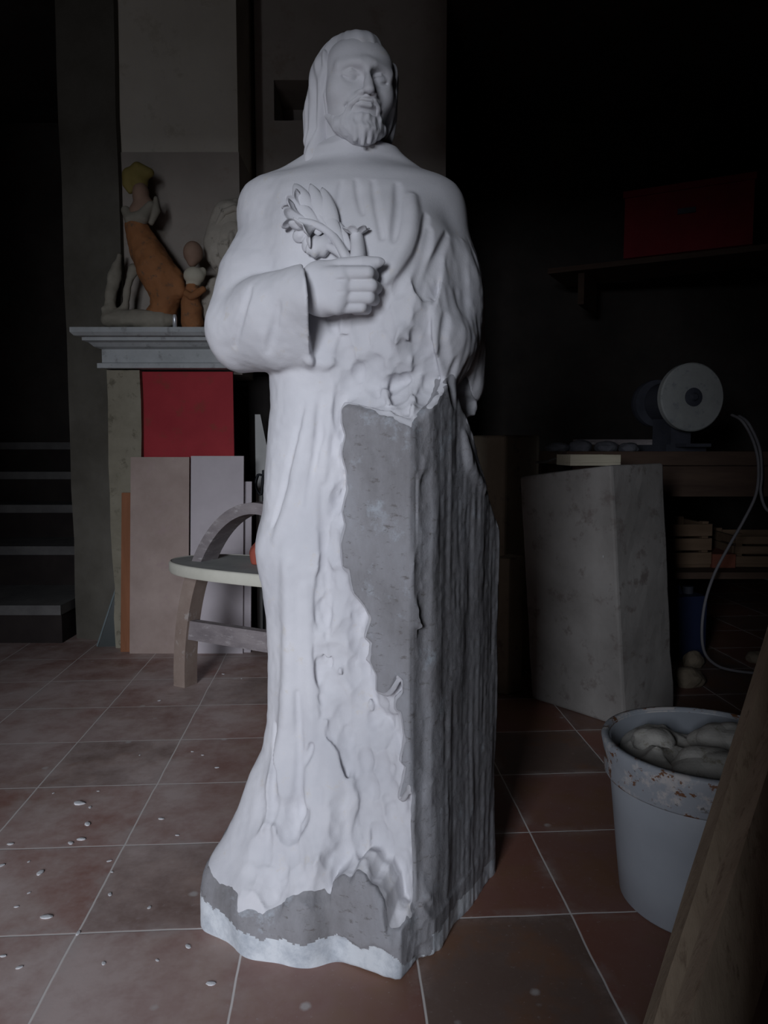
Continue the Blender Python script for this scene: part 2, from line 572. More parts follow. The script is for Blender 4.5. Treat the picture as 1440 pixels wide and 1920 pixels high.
body.add(plinth_sd, (-.40, 1.31, 0.0), (.28, 1.92, .30), k=.006)

def hits(field, pts, y0=1.26, y1=1.90, n=300):
    ys = np.linspace(y0, y1, n)
    out = []
    for px, py in pts:
        d = ray(px, py); P = np.stack((d[0] / d[1] * ys, ys, CAM_H + d[2] / d[1] * ys), 1)
        v = field(P); k = np.argmax(v < 0)
        if v[k] >= 0: out.append(None); continue
        if k:
            t = v[k - 1] / (v[k - 1] - v[k]); out.append(P[k - 1] + (P[k] - P[k - 1]) * t)
        else: out.append(P[0])
    return out

strokes = []
def stroke(pts, r, off, mode='s', k=.008, n=5):
    """chisel groove (mode s) or raised ridge (mode u) laid on the surface along photo points"""
    dense = catmull([(a, b, 0) for a, b in pts], n)
    H = hits(body, [(p[0], p[1]) for p in dense])
    P = [h for h in H if h is not None]
    if len(P) < 2: return
    m = len(P)
    rr = [r * (0.25 + 0.75 * math.sin(math.pi * min(max((i + .5) / m, 0.0), 1.0)) ** .6) for i in range(m)]
    P = [p - (p - np.array((0, 0, CAM_H))) / np.linalg.norm(p - np.array((0, 0, CAM_H))) * off for p in P]
    strokes.append((P, rr, k, mode))

# chest folds
for pts, r, off in (
    ([(668, 338), (674, 375), (680, 400)], .006, .001), ([(699, 340), (706, 390), (716, 440), (714, 440)], .006, .001),
    ([(745, 345), (747, 385), (742, 430), (740, 450)], .010, .002),
    ([(800, 405), (790, 450), (783, 480), (762, 510), (738, 545), (716, 580)], .013, .002),
    ([(806, 430), (797, 480), (786, 520), (790, 545)], .012, .001),
    ([(838, 440), (822, 480), (806, 515), (800, 555)], .011, .002),
    ([(640, 340), (636, 365), (632, 392)], .006, .003)):
    stroke(pts, r, off)
for pts, r, off in (
    ([(772, 372), (770, 430), (745, 490), (722, 530)], .012, -.003),):
    stroke(pts, r, off, 'u', .018)
# neckline, hanging folds of the skirt, edge of the finished drapery, chisel pits
stroke([(606, 880), (603, 960), (608, 1040), (611, 1150), (612, 1250)], .007, .002)
stroke([(568, 770), (548, 850), (528, 930), (512, 985)], .008, .003)
stroke([(600, 740), (590, 850), (574, 950)], .007, .003)
stroke([(585, 760), (566, 860), (545, 950), (520, 1010)], .012, -.008, 'u', .016)
stroke([(625, 720), (616, 820), (606, 900)], .009, -.005, 'u', .012)
stroke([(540, 1060), (545, 1200), (540, 1340), (520, 1440), (500, 1560)], .014, -.009, 'u', .02)
stroke([(575, 1100), (580, 1240), (585, 1400), (575, 1520)], .010, -.006, 'u', .016)
stroke([(515, 1360), (512, 1450), (500, 1540), (490, 1620)], .010, .003)
stroke([(557, 1300), (560, 1430), (552, 1560), (560, 1650)], .009, .003)
for pts, r in (([(600, 990), (606, 994)], .008), ([(624, 1075), (630, 1078)], .006), ([(640, 1235), (660, 1242), (682, 1247)], .010), ([(604, 1243), (618, 1250)], .008),
               ([(624, 1352), (640, 1362), (652, 1372)], .010), ([(572, 1430), (580, 1412), (584, 1395)], .008), ([(660, 1465), (690, 1485), (716, 1502)], .010),
               ([(640, 1120), (636, 1160), (650, 1200)], .007), ([(650, 1310), (668, 1340)], .008), ([(700, 1380), (716, 1420)], .008), ([(655, 1540), (640, 1590), (615, 1625)], .007),
               ([(700, 1555), (735, 1605)], .007), ([(600, 1480), (590, 1560)], .007), ([(678, 1270), (700, 1330), (712, 1380)], .009), ([(640, 1290), (660, 1380), (690, 1440)], .010)):
    stroke(pts, r * .8, r * .45)
for pts, r in (([(632, 1225), (640, 1262), (652, 1280)], .012), ([(655, 1150), (680, 1200), (690, 1240)], .012), ([(690, 1290), (700, 1340)], .012), ([(650, 1430), (665, 1500), (655, 1560)], .010),
               ([(690, 1400), (730, 1480)], .012)):
    stroke(pts, r, -.005, 'u', .012)
# rough chips on the unfinished arm
for pts, r, off in (([(722, 625), (735, 660), (742, 690)], .010, .004), ([(780, 625), (786, 655), (798, 672)], .012, .003), ([(800, 600), (806, 640), (800, 690)], .007, .004),
                    ([(838, 590), (832, 640), (842, 690)], .009, .003), ([(856, 680), (848, 720), (855, 760)], .008, .003), ([(468, 540), (452, 590), (438, 650)], .008, .004), ([(520, 570), (512, 620), (500, 660)], .008, .004), ([(642, 745), (660, 715), (690, 690), (722, 672)], .006, .002)):
    stroke(pts, r, off)
for pts, r, off in (([(755, 615), (772, 650), (770, 690)], .016, -.008), ([(730, 690), (725, 740), (735, 770)], .016, -.008), 
                    ([(578, 676), (600, 680), (628, 682)], .010, -.004), ([(790, 700), (780, 740), (770, 775)], .014, -.006), ([(868, 815), (878, 870), (905, 915)], .012, -.005)):
    stroke(pts, r, off, 'u', .014)
for P, rr, k, mode in strokes:
    body.chain(P, rr, k, mode)

nA = Z(560, 1.5)
def rough_post(P, d):
    m = np.abs(d) < .03
    if not m.any(): return d
    Q = P[m]
    x, y, z = Q[:, 0], Q[:, 1], Q[:, 2]
    s = (x - FP[0]) * UD[0] + (y - FP[1]) * UD[1]
    dep = -((x - FP[0]) * ND[0] + (y - FP[1]) * ND[1])
    blk = np.maximum(sstep(poly2d(Q, UP_POLY), -.026, -.012), sstep(poly2d(Q, PL_POLY), -.05, -.03) * sstep(z, .24, .18))
    # belly mass and unfinished arm
    w1 = sstep(z, 1.34, 1.27) * sstep(z, .90, 1.0) * sstep(x, -.17, -.03)
    w1 = w1 * (1 - blk)
    w1 = np.maximum(w1, (1 - blk) * sstep(z, 1.36, 1.30) * sstep(z, .86, .95) * sstep(x, .10, .15))
    # rough band beside the uncut face and the rough lower skirt
    sb = np.interp(z, [0.1, .35, .5, .7, 1.0, 1.1], [.36, .30, .27, .245, .20, .20])
    w2 = sstep(s, sb, sb - .03) * sstep(z, 1.15, 1.05) * (1 - blk)
    ztp = np.interp(s, PLT[:, 0], PLT[:, 1])
    w3 = sstep(z, ztp - .03, ztp + .005) * sstep(z, .34, .26) * sstep(s, .0, .03) * sstep(s, .36, .30)
    w = np.maximum(np.maximum(w1, w2 * 1.1), w3)
    n = np.zeros(len(Q))
    mm = w > .01
    if mm.any():
        T = Q[mm] * np.array((1, 1, .6))
        n[mm] = (facets(T, .060, 11, 1.1) * .30 + facets(T, .027, 23, 1.1) * .34 + vnoise(Q[mm], 90, 5) * .0008) * w[mm]
    arm = sstep(x, .06, .12) * sstep(z, 1.37, 1.30) * sstep(z, .98, 1.04) * (1 - blk)
    if (arm > .01).any():
        a_ = arm > .01
        n[a_] += (facets(Q[a_] * np.array((1, 1, .7)), .045, 51, 1.0) * .22 + facets(Q[a_] * np.array((1, 1, .7)), .02, 57, 1.0) * .22) * arm[a_]
    ed = np.exp(-((x - FP[0]) ** 2 + (y - FP[1]) ** 2) / .045 ** 2) * sstep(s, .012, -.004) * blk
    if (ed > .02).any():
        e_ = ed > .02
        n[e_] += (facets(Q[e_] * np.array((1, 1, .5)), .060, 61, 1.3) * .40 + facets(Q[e_] * np.array((1, 1, .6)), .025, 63, 1.2) * .30 + .004) * ed[e_]
    # weathered skin of the block: soft pitting, upright streaks on the far face
    far = blk * sstep(s, .006, -.006)
    n = n + blk * vnoise(Q, 70, 3) * .0007
    n = n + far * (vnoise(Q * np.array((1, 1, .10)), 70, 9) * .0014 + vnoise(Q * np.array((1, 1, .25)), 20, 10) * .0036)
    n = n + vnoise(Q, 26, 8) * .0009
    d[m] += n
    return d
body.post = rough_post

bv, bq = polygonise(body, (-.43, 1.28, -.012), (.31, 1.95, 1.72), BODY_H)
fc = bv[bq].mean(1)
s_ = (fc[:, 0] - FP[0]) * UD[0] + (fc[:, 1] - FP[1]) * UD[1]
dep_ = -((fc[:, 0] - FP[0]) * ND[0] + (fc[:, 1] - FP[1]) * ND[1])
jit = vnoise(fc, 120, 40) * .004 + vnoise(fc, 45, 41) * .004
on_lit = (np.abs(dep_) < .010) & (polysd(s_, fc[:, 2], SKIN) + jit * .5 < .0015) & (s_ > -.002) & (s_ < .3) & (fc[:, 2] > .1)
pu = poly2d(fc, UP_POLY)
q_ = fc - rt0
topd = np.maximum((fc - top0) @ tn, q_[:, 0] * .80 + q_[:, 1] * .30 + q_[:, 2] * .53)
on_far = (pu > -.035) & (s_ < .010) & ~((np.abs(dep_) < .006) & (s_ > .0)) & (topd + jit * 1.5 < -.004) & (fc[:, 2] > .0)
spill = (np.abs(fc[:, 2] - np.interp(s_, [-.30, 0], [.2, .2])) < 0)     # no chips
on_pl = (poly2d(fc, PL_POLY) > -.012) & (fc[:, 2] < np.where(s_ > 0, np.interp(s_, PLT[:, 0], PLT[:, 1]) + .010 + jit * .6, .06))
skin = on_lit | on_far | on_pl
chalk = on_pl & (fc[:, 2] < np.interp(s_, PLW[:, 0], PLW[:, 1]) + jit * 1.6 - .002) & (s_ > -.02)
chalk |= on_pl & (s_ <= -.02) & (s_ > -.07) & (fc[:, 2] < .05 + .7 * (s_ + .02) + jit)
# even out the stair-stepped edge between dressed and weathered stone
_e = np.concatenate([bq[:, [a, (a + 1) % 4]] for a in range(4)]); _e.sort(axis=1)
_c = np.tile(skin, 4)
_k = _e[:, 0] * len(bv) + _e[:, 1]
_u, _inv = np.unique(_k, return_inverse=True)
_n = np.bincount(_inv); _s = np.bincount(_inv, weights=_c)
_b = _u[(_s > 0) & (_s < _n)]
_b0, _b1 = _b // len(bv), _b % len(bv)
for _ in range(3):
    acc = np.zeros_like(bv); cnt = np.zeros(len(bv))
    np.add.at(acc, _b0, bv[_b1]); np.add.at(acc, _b1, bv[_b0]); np.add.at(cnt, _b0, 1); np.add.at(cnt, _b1, 1)
    mv = cnt == 2
    bv[mv] = bv[mv] * .5 + .5 * acc[mv] / cnt[mv][:, None]
figure_faces, block_faces = bq[~skin], bq[skin]

# ---- head, hair, beard ------------------------------------------------
HC = np.array((SX(664, 139, 1.70), 1.70 - DY, US(664, 139, 1.60)[2] + .012))
def rotm(yaw, pitch, roll=0.0):
    cy, sy = math.cos(yaw), math.sin(yaw); cp, sp = math.cos(pitch), math.sin(pitch); cr, sr = math.cos(roll), math.sin(roll)
    Rz = np.array(((cy, -sy, 0), (sy, cy, 0), (0, 0, 1))); Rx = np.array(((1, 0, 0), (0, cp, -sp), (0, sp, cp))); Ry = np.array(((cr, 0, sr), (0, 1, 0), (-sr, 0, cr)))
    return Rz @ Rx @ Ry
HR = rotm(math.radians(17), math.radians(7), math.radians(1.5))
HS = 0.97
toW = lambda v: (v * HS) @ HR.T + HC
toL = lambda P: ((np.asarray(P) - HC) @ HR) / HS
def warp(f):
    """shorten the lower face"""
    def g(P):
        Q = P.copy(); z = Q[:, 2]
        Q[:, 2] = np.where(z < -.030, -.030 + (z + .030) * 1.42, z)
        return f(Q) / 1.2
    return g
face = Field()
face.ell((0, .012, .028), (.076, .096, .075))
face.ell((0, -.028, -.040), (.066, .070, .085), k=.03)
face.ell((0, -.055, -.092), (.038, .034, .034), k=.04)
face.ell((0, -.056, .036), (.058, .036, .038), k=.04)
for sx in (-1, 1):
    face.ell((sx * .043, -.062, -.024), (.024, .026, .026), k=.03)
    face.cone((sx * .014, -.100, .020), (sx * .050, -.080, .017), .010, .008, k=.018)
face.chain([(0, -.098, .024), (0, -.106, .004), (0, -.119, -.022), (0, -.125, -.033)], [.0085, .0085, .0105, .0115], k=.012)
for sx in (-1, 1):
    face.ell((sx * .0125, -.108, -.037), (.0085, .012, .008), k=.008)
    face.ell((sx * .030, -.108, .001), (.021, .022, .0135), k=.014, mode='s')
    face.ell((sx * .031, -.079, -.001), (.0170, .0150, .0130), k=.003)
    face.chain([(sx * .015, -.0935, -.0035), (sx * .031, -.0965, -.0080), (sx * .046, -.0865, -.0030)], [.0016, .0024, .0016], k=.003, mode='s')
    face.chain([(sx * .015, -.091, .004), (sx * .031, -.0935, .0085), (sx * .047, -.083, .003)], [.0022, .0028, .002], k=.004)
    face.chain([(sx * .019, -.101, -.040), (sx * .030, -.092, -.055), (sx * .036, -.082, -.068)], [.002, .003, .002], k=.008, mode='s')
    face.ell((sx * .005, -.119, -.042), (.003, .006, .003), k=.003, mode='s')
# lips
face.ell((0, -.094, -.0530), (.030, .017, .018), k=.015)
face.chain([(-.024, -.094, -0.0590), (-.009, -.1085, -0.0545), (0, -.110, -0.0560), (.009, -.1085, -0.0545), (.024, -.094, -0.0590)], [.0028, .0048, .0048, .0048, .0028], k=.005)
face.chain([(-.021, -.094, -0.0625), (-.008, -.107, -0.0665), (.008, -.107, -0.0665), (.021, -.094, -0.0625)], [.0032, .0060, .0060, .0032], k=.005)
face.chain([(-.026, -.097, -0.0610), (-.010, -.1125, -0.0605), (.010, -.1125, -0.0605), (.026, -.097, -0.0610)], [.0016, .0018, .0018, .0016], k=.003, mode='s')
# neck
nk = toL(US(662, 330, 1.725))
neck = Field()
neck.add(warp(face), (-.10, -.15, -.13), (.10, .12, .13))
neck.cone((0, .018, -.075), nk, .056, .064, k=.035)
neck.cone((-.048, .018, -.07), nk + np.array((.02, -.05, 0)), .014, .012, k=.03)
neck.cone((.048, .018, -.07), nk + np.array((-.01, -.055, 0)), .014, .012, k=.03)

beard = Field()
beard.ell((0, -.062, -.110), (.040, .040, .040))
beard.ell((0, -.078, -.135), (.030, .026, .030), k=.03)
for sx in (-1, 1):
    beard.chain([(sx * .062, .004, -.020), (sx * .056, -.022, -.075), (sx * .034, -.055, -.108)], [.003, .012, .024], k=.03)
    beard.chain([(sx * .002, -.1105, -.0455), (sx * .016, -.1060, -.0510), (sx * .029, -.094, -.066), (sx * .033, -.083, -.088)], [.0050, .0066, .0066, .005], k=.012)
beard.ell((0, -.092, -.094), (.020, .014, .012), k=.012)
beard.ell((0, -.114, -.073), (.024, .020, .0090), k=.006, mode='s')
for i, (x0, x1, y1, z1, r) in enumerate(((-.036, -.030, -.078, -.142, .0095), (-.022, -.016, -.092, -.158, .0105), (-.006, -.002, -.098, -.168, .0105), (.010, .013, -.094, -.160, .0105), (.024, .024, -.084, -.148, .0095), (.036, .034, -.066, -.132, .009))):
    beard.chain([(x0, -.090 + abs(x0) * .5, -.098), ((x0 + x1) / 2 + .004, y1 - .006, -.125), (x1, y1, z1)], [r * .8, r, r * .45], k=.006)
def beard_post(P, d):
    m = np.abs(d) < .012
    Q = P[m]
    d[m] += (np.sin(Q[:, 0] * 380 + 2.2 * np.sin(Q[:, 2] * 45)) * .0008 + vnoise(Q * np.array((1, 1, .3)), 150, 2) * .0008) * sstep(Q[:, 2], -.05, -.08)
    return d
beard.post = beard_post

hair = Field()
_wf = warp(face)
def scalp(P):
    """hair hugs the skull and thins out to nothing at the hairline"""
    x, y, z = np.abs(P[:, 0]), P[:, 1], P[:, 2]
    m = np.maximum(np.maximum((x - .058) / .022 * sstep(y, -.062, -.030), (z - .050 + .004 * np.cos(x * 60)) / .055), (y + .050 - .6 * np.maximum(0, -z)) / .035)
    m = sstep(m, 0, 1)
    t_ = .0085 * m - .005 * (1 - m) - .03 * sstep(z, -.09, -.15)
    return _wf(P) - t_
hair.add(scalp, (-.10, -.13, -.13), (.10, .13, .14))
hair.ell((0, .045, -.03), (.080, .080, .09), k=.04)
for sx in (-1, 1):
    hair.chain([(sx * .074, .0, .030), (sx * .078, .004, -.010), (sx * .078, .008, -.050), (sx * .073, .016, -.10)], [.008, .012, .015, .018], k=.035)
hair.chain([(-.074, .030, -.05), (-.074, .030, -.10), toL(US(590, 268, 1.70)), toL(US(586, 300, 1.69)), toL(US(586, 322, 1.68))], [.026, .024, .019, .020, .014], k=.02)
hair.chain([(-.05, .06, -.05), toL(US(610, 275, 1.735)), toL(US(610, 322, 1.74))], [.035, .030, .026], k=.02)
hair.chain([(.074, .030, -.03), (.066, .045, -.09), toL(US(705, 300, 1.76)), toL(US(710, 330, 1.76))], [.026, .024, .026, .022], k=.02)
hair.chain([(0, .09, -.03), toL(US(660, 320, 1.80))], [.05, .05], k=.02)
hair.ell((0, -.112, -.012), (.060, .064, .066), k=.010, mode='s')      # window for the face
hair.ell((0, -.075, -.065), (.068, .075, .085), k=.010, mode='s')
def hair_post(P, d):
    m = np.abs(d) < .014
    Q = P[m]
    th = np.arctan2(Q[:, 0], Q[:, 1] - .02)
    d[m] += (np.sin(th * 26 + 3 * np.sin(Q[:, 2] * 30 + th * 2)) * .0016 + vnoise(Q * np.array((1, 1, .3)), 90, 4) * .0016) * (.25 + .75 * sstep(Q[:, 2], .09, .03))
    return d
hair.post = hair_post

# ---- hand -------------------------------------------------------------
hand = Field()
fy = [513, 537, 559, 577]
kx = [641, 642, 638, 632]; tipx = [690, 696, 692, 678]
wr = US(530, 560, 1.575)
hand.cone(wr, US(600, 541, 1.503), .034, .028)
for i in range(4):
    kn = US(kx[i], fy[i] + (i - 1.5) * -1.5, 1.455 + .004 * i)
    hand.cone(US(592, 540 + (fy[i] - 545) * .72, 1.487), kn, .018, .0148, k=.022)
hand.ell(US(606, 541, 1.492), (.042, .014, .050), k=.02)
fingers = []
for i in range(4):
    kn = US(kx[i], fy[i], 1.457 + .004 * i)
    pip = US(tipx[i], fy[i] - 1, 1.449 + .006 * i)
    dip = US(tipx[i] + 9, fy[i] + 3, 1.472 + .006 * i)
    tip = US(tipx[i] - 12, fy[i] + 5, 1.494 + .006 * i)
    r = (.0124, .0126, .0120, .0104)[i]
    fg = Field(); fg.chain([kn, pip, dip, tip], [r * 1.08, r, r * .93, r * .82])
    hand.add(fg, np.min([kn, pip, dip, tip], 0) - r, np.max([kn, pip, dip, tip], 0) + r, k=.0035)
for (a, b) in ((0, 1), (1, 2), (2, 3)):
    y = (fy[a] + fy[b]) / 2
    hand.chain([US(632, y, 1.442), US(662, y, 1.436), US(702, y, 1.440)], [.0008, .0022, .0026], k=.006, mode='s')
hand.chain([US(606, 512, 1.490), US(640, 499, 1.478), US(680, 493, 1.464), US(708, 492, 1.462)], [.019, .0150, .0125, .0098], k=.008)
hand.ell(US(715, 491, 1.461), (.007, .004, .006), k=.004)

cfg = {}
cfg['head'] = (neck, (-.12, -.145, -.26), (.12, .14, .14), .0021)
cfg['beard'] = (warp(beard), (-.10, -.13, -.16), (.10, .03, -.02), .0018)
cfg['hair'] = (hair, (-.14, -.10, -.25), (.13, .18, .145), .0021)
geo = {}
for kname, (f, lo, hi, h) in cfg.items():
    v, q = polygonise(f, lo, hi, h)
    geo[kname] = (toW(v), q)
geo['hand'] = polygonise(hand, US(555, 600, 1.43) - np.array((.02, .03, .02)), US(735, 470, 1.58) + np.array((.03, .03, .03)), .0019)

# ---- materials --------------------------------------------------------
def stone_white():
    t = NT('carved_white_stone')
    n1 = t.noise(3.5, 5, 0.6); n2 = t.noise(28, 6, 0.7)
    c = t.ramp(n1, [(.3, srgb(188, 188, 193)), (.7, srgb(214, 213, 216))])
    c = t.mix(t.ramp(n2, [(.60, W0), (.72, (.35, .35, .35, 1))]), c, srgb(196, 184, 164))
    t.col(c)
    t.bump(t.noise(220, 5, .7), .25, .002)
    return t.set(.9, spec=.2)
def stone_skin():
    t = NT('weathered_grey_stone')
    n1 = t.noise(5, 6, .7, sc=(1, 1, .5)); n2 = t.noise(16, 6, .7); n3 = t.noise(45, 5, .7, sc=(1, 1, 2.2))
    c = t.ramp(n1, [(.3, srgb(118, 116, 117)), (.5, srgb(142, 141, 144)), (.7, srgb(158, 159, 164))])
    c = t.mix(t.ramp(n2, [(.58, W0), (.72, (.6, .6, .6, 1))]), c, srgb(176, 184, 192))
    c = t.mix(t.ramp(n3, [(.30, (.7, .7, .7, 1)), (.42, W0)]), c, srgb(94, 88, 84))
    t.col(c)
    t.bump(t.noise(70, 7, .75), .5, .004)
    return t.set(.92, spec=.15)
M_white, M_skin = stone_white(), stone_skin()
t = NT('chalky_stone'); t.col(t.ramp(t.noise(14, 6, .7), [(.35, srgb(164, 170, 178)), (.6, srgb(206, 210, 214))])); t.bump(t.noise(90, 6, .7), .4, .003); M_chalk = t.set(.9, spec=.2)

statue = thing('stone_statue', 'half carved white stone statue of a bearded robed man holding lilies', 'statue', (-.05, 1.61, 0))
def st_part(name, v, q, mats, parent=statue, mi=None):
    me = mesh_from(name, np.asarray(v) - np.array(statue.location), q, mi)
    return put(name, me, mats, parent)
robe = st_part('robe', bv, figure_faces, M_white)
robe['label'] = 'smooth and chipped white carved robe'
blk_o = st_part('uncut_block', bv, block_faces, [M_skin, M_chalk], mi=np.where(chalk[skin], 1, 0))
blk_o['label'] = 'weathered grey uncut stone'
head = st_part('head', *geo['head'], M_white)
st_part('hair', *geo['hair'], M_white, head)
st_part('beard', *geo['beard'], M_white, head)
st_part('hand', *geo['hand'], M_white)

# ---- lilies held in the hand -----------------------------------------
S0 = Vector(statue.location)
def chest(px, py, off): 
    p = hits(body, [(px, py)])[0]
    d = np.array((0, 0, CAM_H)) - p; d /= np.linalg.norm(d)
    return Vector(p + d * off)
bm = bmesh.new()
g0 = Vector(US(655, 500, 1.487))
st = [([g0, Vector(US(648, 480, 1.49)), chest(632, 455, .022), chest(612, 425, .016), chest(594, 398, .012), chest(572, 372, .008)], .0085),
      ([g0, Vector(US(640, 478, 1.50)), chest(612, 460, .014), chest(590, 450, .012)], .008),
      ([g0, Vector(US(645, 476, 1.49)), chest(622, 440, .020), chest(588, 420, .022), chest(560, 415, .024)], .008),
      ([Vector(US(668, 498, 1.487)), Vector(US(671, 478, 1.492)), chest(670, 455, .016), chest(668, 440, .018)], .014)]
for pts, r in st:
    P = catmull(pts, 5)
    tube_bm([Vector(p) - S0 for p in P], [r * (1.15 - .35 * i / len(P)) for i in range(len(P))], 12, bm)
lily = bm_obj('lily_stems', bm, M_white, statue, True)

def leaf(pts, w, th=.35, seg=12, mat=M_white):
    P = [Vector(p) - S0 for p in catmull(pts, 6)]
    n = len(P)
    rad = [max(.0012, w * math.sin(math.pi * (0.10 + 0.90 * i / (n - 1))) ** .8) for i in range(n)]
    bm = tube_bm(P, rad, seg, squash=1.0)
    # flatten towards the chest (leaf blade faces outwards)
    for i in range(n):
        for v in bm.verts[i * seg:(i + 1) * seg] if False else []: pass
    bm.verts.ensure_lookup_table()
    for i in range(n):
        for k in range(seg):
            v = bm.verts[i * seg + k]
            v.co.y = P[i].y + (v.co.y - P[i].y) * th
    return bm_obj('lily_leaf', bm, mat, lily, True)
leaf([chest(612, 420, .016), chest(598, 385, .016), chest(582, 345, .008)], .016)
leaf([chest(628, 440, .018), chest(616, 395, .018), chest(604, 352, .008)], .017)
leaf([chest(580, 392, .016), chest(566, 370, .016), chest(552, 345, .008)], .016)
leaf([chest(640, 462, .018), chest(622, 420, .020), chest(612, 385, .012)], .014)
leaf([chest(600, 440, .014), chest(575, 400, .018), chest(548, 378, .010)], .013)
leaf([chest(655, 470, .012), chest(640, 435, .014), chest(622, 405, .008)], .010)

def lily_flower(base, tip, r_mouth, lobes=6, depth=1.0, curl=.25, seg=48, n=12):
    base, tip = Vector(base) - S0, Vector(tip) - S0
    ax = (tip - base); Ln = ax.length; ax.normalize()
    q = ax.to_track_quat('Z', 'Y')
    bm = bmesh.new()
    outer, inner = [], []
    for side, store in ((1, outer), (0, inner)):
        for i in range(n + 1):
            t = i / n
            ring = []
            for k in range(seg):
                th = 2 * math.pi * k / seg
                pet = abs(math.cos(lobes * th / 2))
                r = .005 + (r_mouth - .005) * (t ** 1.7) * (1 + .10 * (pet - .5))
                r *= 1 - (0 if side else 1) * (.0035 / max(r, .006))
                zz = Ln * t * (1 - .34 * (1 - pet) * t) - (curl * r_mouth * max(0, t - .7) / .3 * pet)
                if t > .8: r += curl * r_mouth * (t - .8) / .2 * pet
                ring.append(q @ Vector((r * math.cos(th), r * math.sin(th), zz + (0 if side else .0012))) + base)
            store.append(ring)
    rings = outer + inner[::-1]
    loft_bm(rings, bm, caps=True)
    return bm_obj('lily_flower', bm, M_white, lily, True)
lily_flower(chest(590, 425, .020), chest(556, 444, .040), .027)
lily_flower(chest(575, 412, .016), chest(532, 402, .030), .024)
lily_flower(chest(570, 398, .012), chest(543, 372, .022), .020)
lily_flower(chest(668, 452, .014), chest(668, 424, .026), .022, curl=.15)
bm = bmesh.new()
bmesh.ops.create_uvsphere(bm, u_segments=24, v_segments=16, radius=1)
cb = chest(600, 462, .012) - S0
for v in bm.verts:
    x, y, z = v.co
    v.co = Vector((x * .027 + z * .006, y * .017, z * .021 + .0022 * math.sin(x * 9))) + cb
bm_obj('lily_bud', bm, M_white, lily, True)
# ================================================================== room shell
TH = math.atan2(0.063, 0.998)
TILE = 0.346
def struct(name, bm_or_mesh, mat):
    o = bm_obj(name, bm_or_mesh, mat)
    o['kind'] = 'structure'
    return o

def tile_mat():
    t = NT('terracotta_tiles')
    sep = t.n('ShaderNodeSeparateXYZ'); t.l(t.tc.outputs['Object'], sep.inputs[0])
    nz = t.noise(3.0, 3, .6)
    wob = t.math('MULTIPLY', t.math('SUBTRACT', nz, 0.5), 0.012)
    dist, ids = [], []
    for ax in (0, 1):
        u = t.math('DIVIDE', t.math('ADD', sep.outputs[ax], wob), TILE)
        fl = t.math('FLOOR', t.math('DIVIDE', sep.outputs[ax], TILE))
        ids.append(fl)
        fr = t.math('FRACT', u)
        dist.append(t.math('MINIMUM', fr, t.math('SUBTRACT', 1.0, fr)))
    d = t.math('MINIMUM', dist[0], dist[1])
    grout = t.ramp(d, [(.004, W1), (.0078, W0)])
    cmb = t.n('ShaderNodeCombineXYZ'); t.l(ids[0], cmb.inputs[0]); t.l(ids[1], cmb.inputs[1])
    wn = t.n('ShaderNodeTexWhiteNoise'); wn.noise_dimensions = '2D'; t.l(cmb.outputs[0], wn.inputs['Vector'])
    base = t.ramp(wn.outputs['Value'], [(0, srgb(126, 86, 74)), (.35, srgb(138, 88, 72)), (.7, srgb(126, 90, 80)), (1, srgb(106, 90, 80))])
    cloud = t.noise(4.5, 6, .65)
    c = t.mix(t.ramp(cloud, [(.47, W0), (.62, (.85, .85, .85, 1))]), base, srgb(126, 86, 58))
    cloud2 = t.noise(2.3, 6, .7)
    # stone dust; its fade to the right is shade painted into the tiles
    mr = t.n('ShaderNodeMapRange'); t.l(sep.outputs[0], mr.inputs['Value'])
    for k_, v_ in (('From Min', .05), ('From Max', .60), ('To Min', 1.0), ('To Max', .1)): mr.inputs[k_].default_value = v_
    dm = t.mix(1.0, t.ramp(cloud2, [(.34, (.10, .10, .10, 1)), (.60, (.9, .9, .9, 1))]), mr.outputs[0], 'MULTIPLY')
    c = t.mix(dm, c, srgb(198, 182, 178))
    # dust swept along the joints and spots of dried plaster
    dj = t.ramp(d, [(.0, (.55, .55, .55, 1)), (.09, W0)])
    c = t.mix(t.mix(1.0, dj, t.ramp(t.noise(9, 6, .7), [(.45, W0), (.65, W1)]), 'MULTIPLY'), c, srgb(176, 168, 166))
    vo = t.n('ShaderNodeTexVoronoi'); vo.inputs['Scale'].default_value = 9.0; t.l(t.tc.outputs['Object'], vo.inputs['Vector'])
    sp = t.ramp(t.math('ADD', vo.outputs['Distance'], t.math('MULTIPLY', t.noise(30, 4, .7), .10)), [(.10, (.7, .7, .7, 1)), (.16, W0)])
    gate = t.ramp(t.noise(5.5, 2, .5), [(.46, W0), (.54, W1)])
    c = t.mix(t.mix(1.0, sp, gate, 'MULTIPLY'), c, srgb(196, 192, 190))
    fine = t.ramp(t.noise(75, 4, .75), [(.62, W0), (.72, (.55, .55, .55, 1))])
    c = t.mix(fine, c, srgb(176, 166, 164))
    c = t.mix(grout, c, srgb(222, 216, 212))
    t.col(c)
    t.bump(t.math('ADD', t.math('MULTIPLY', t.ramp(d, [(.004, W0), (.012, W1)]), .25), t.math('MULTIPLY', t.noise(40, 5, .7), .25)), .35, .004)
    t.set(.55, spec=.4)
    return t.m
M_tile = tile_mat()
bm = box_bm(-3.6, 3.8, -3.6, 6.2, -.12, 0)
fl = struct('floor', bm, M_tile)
fl.location = (-.634, 1.475, 0); fl.rotation_euler = (0, 0, TH)

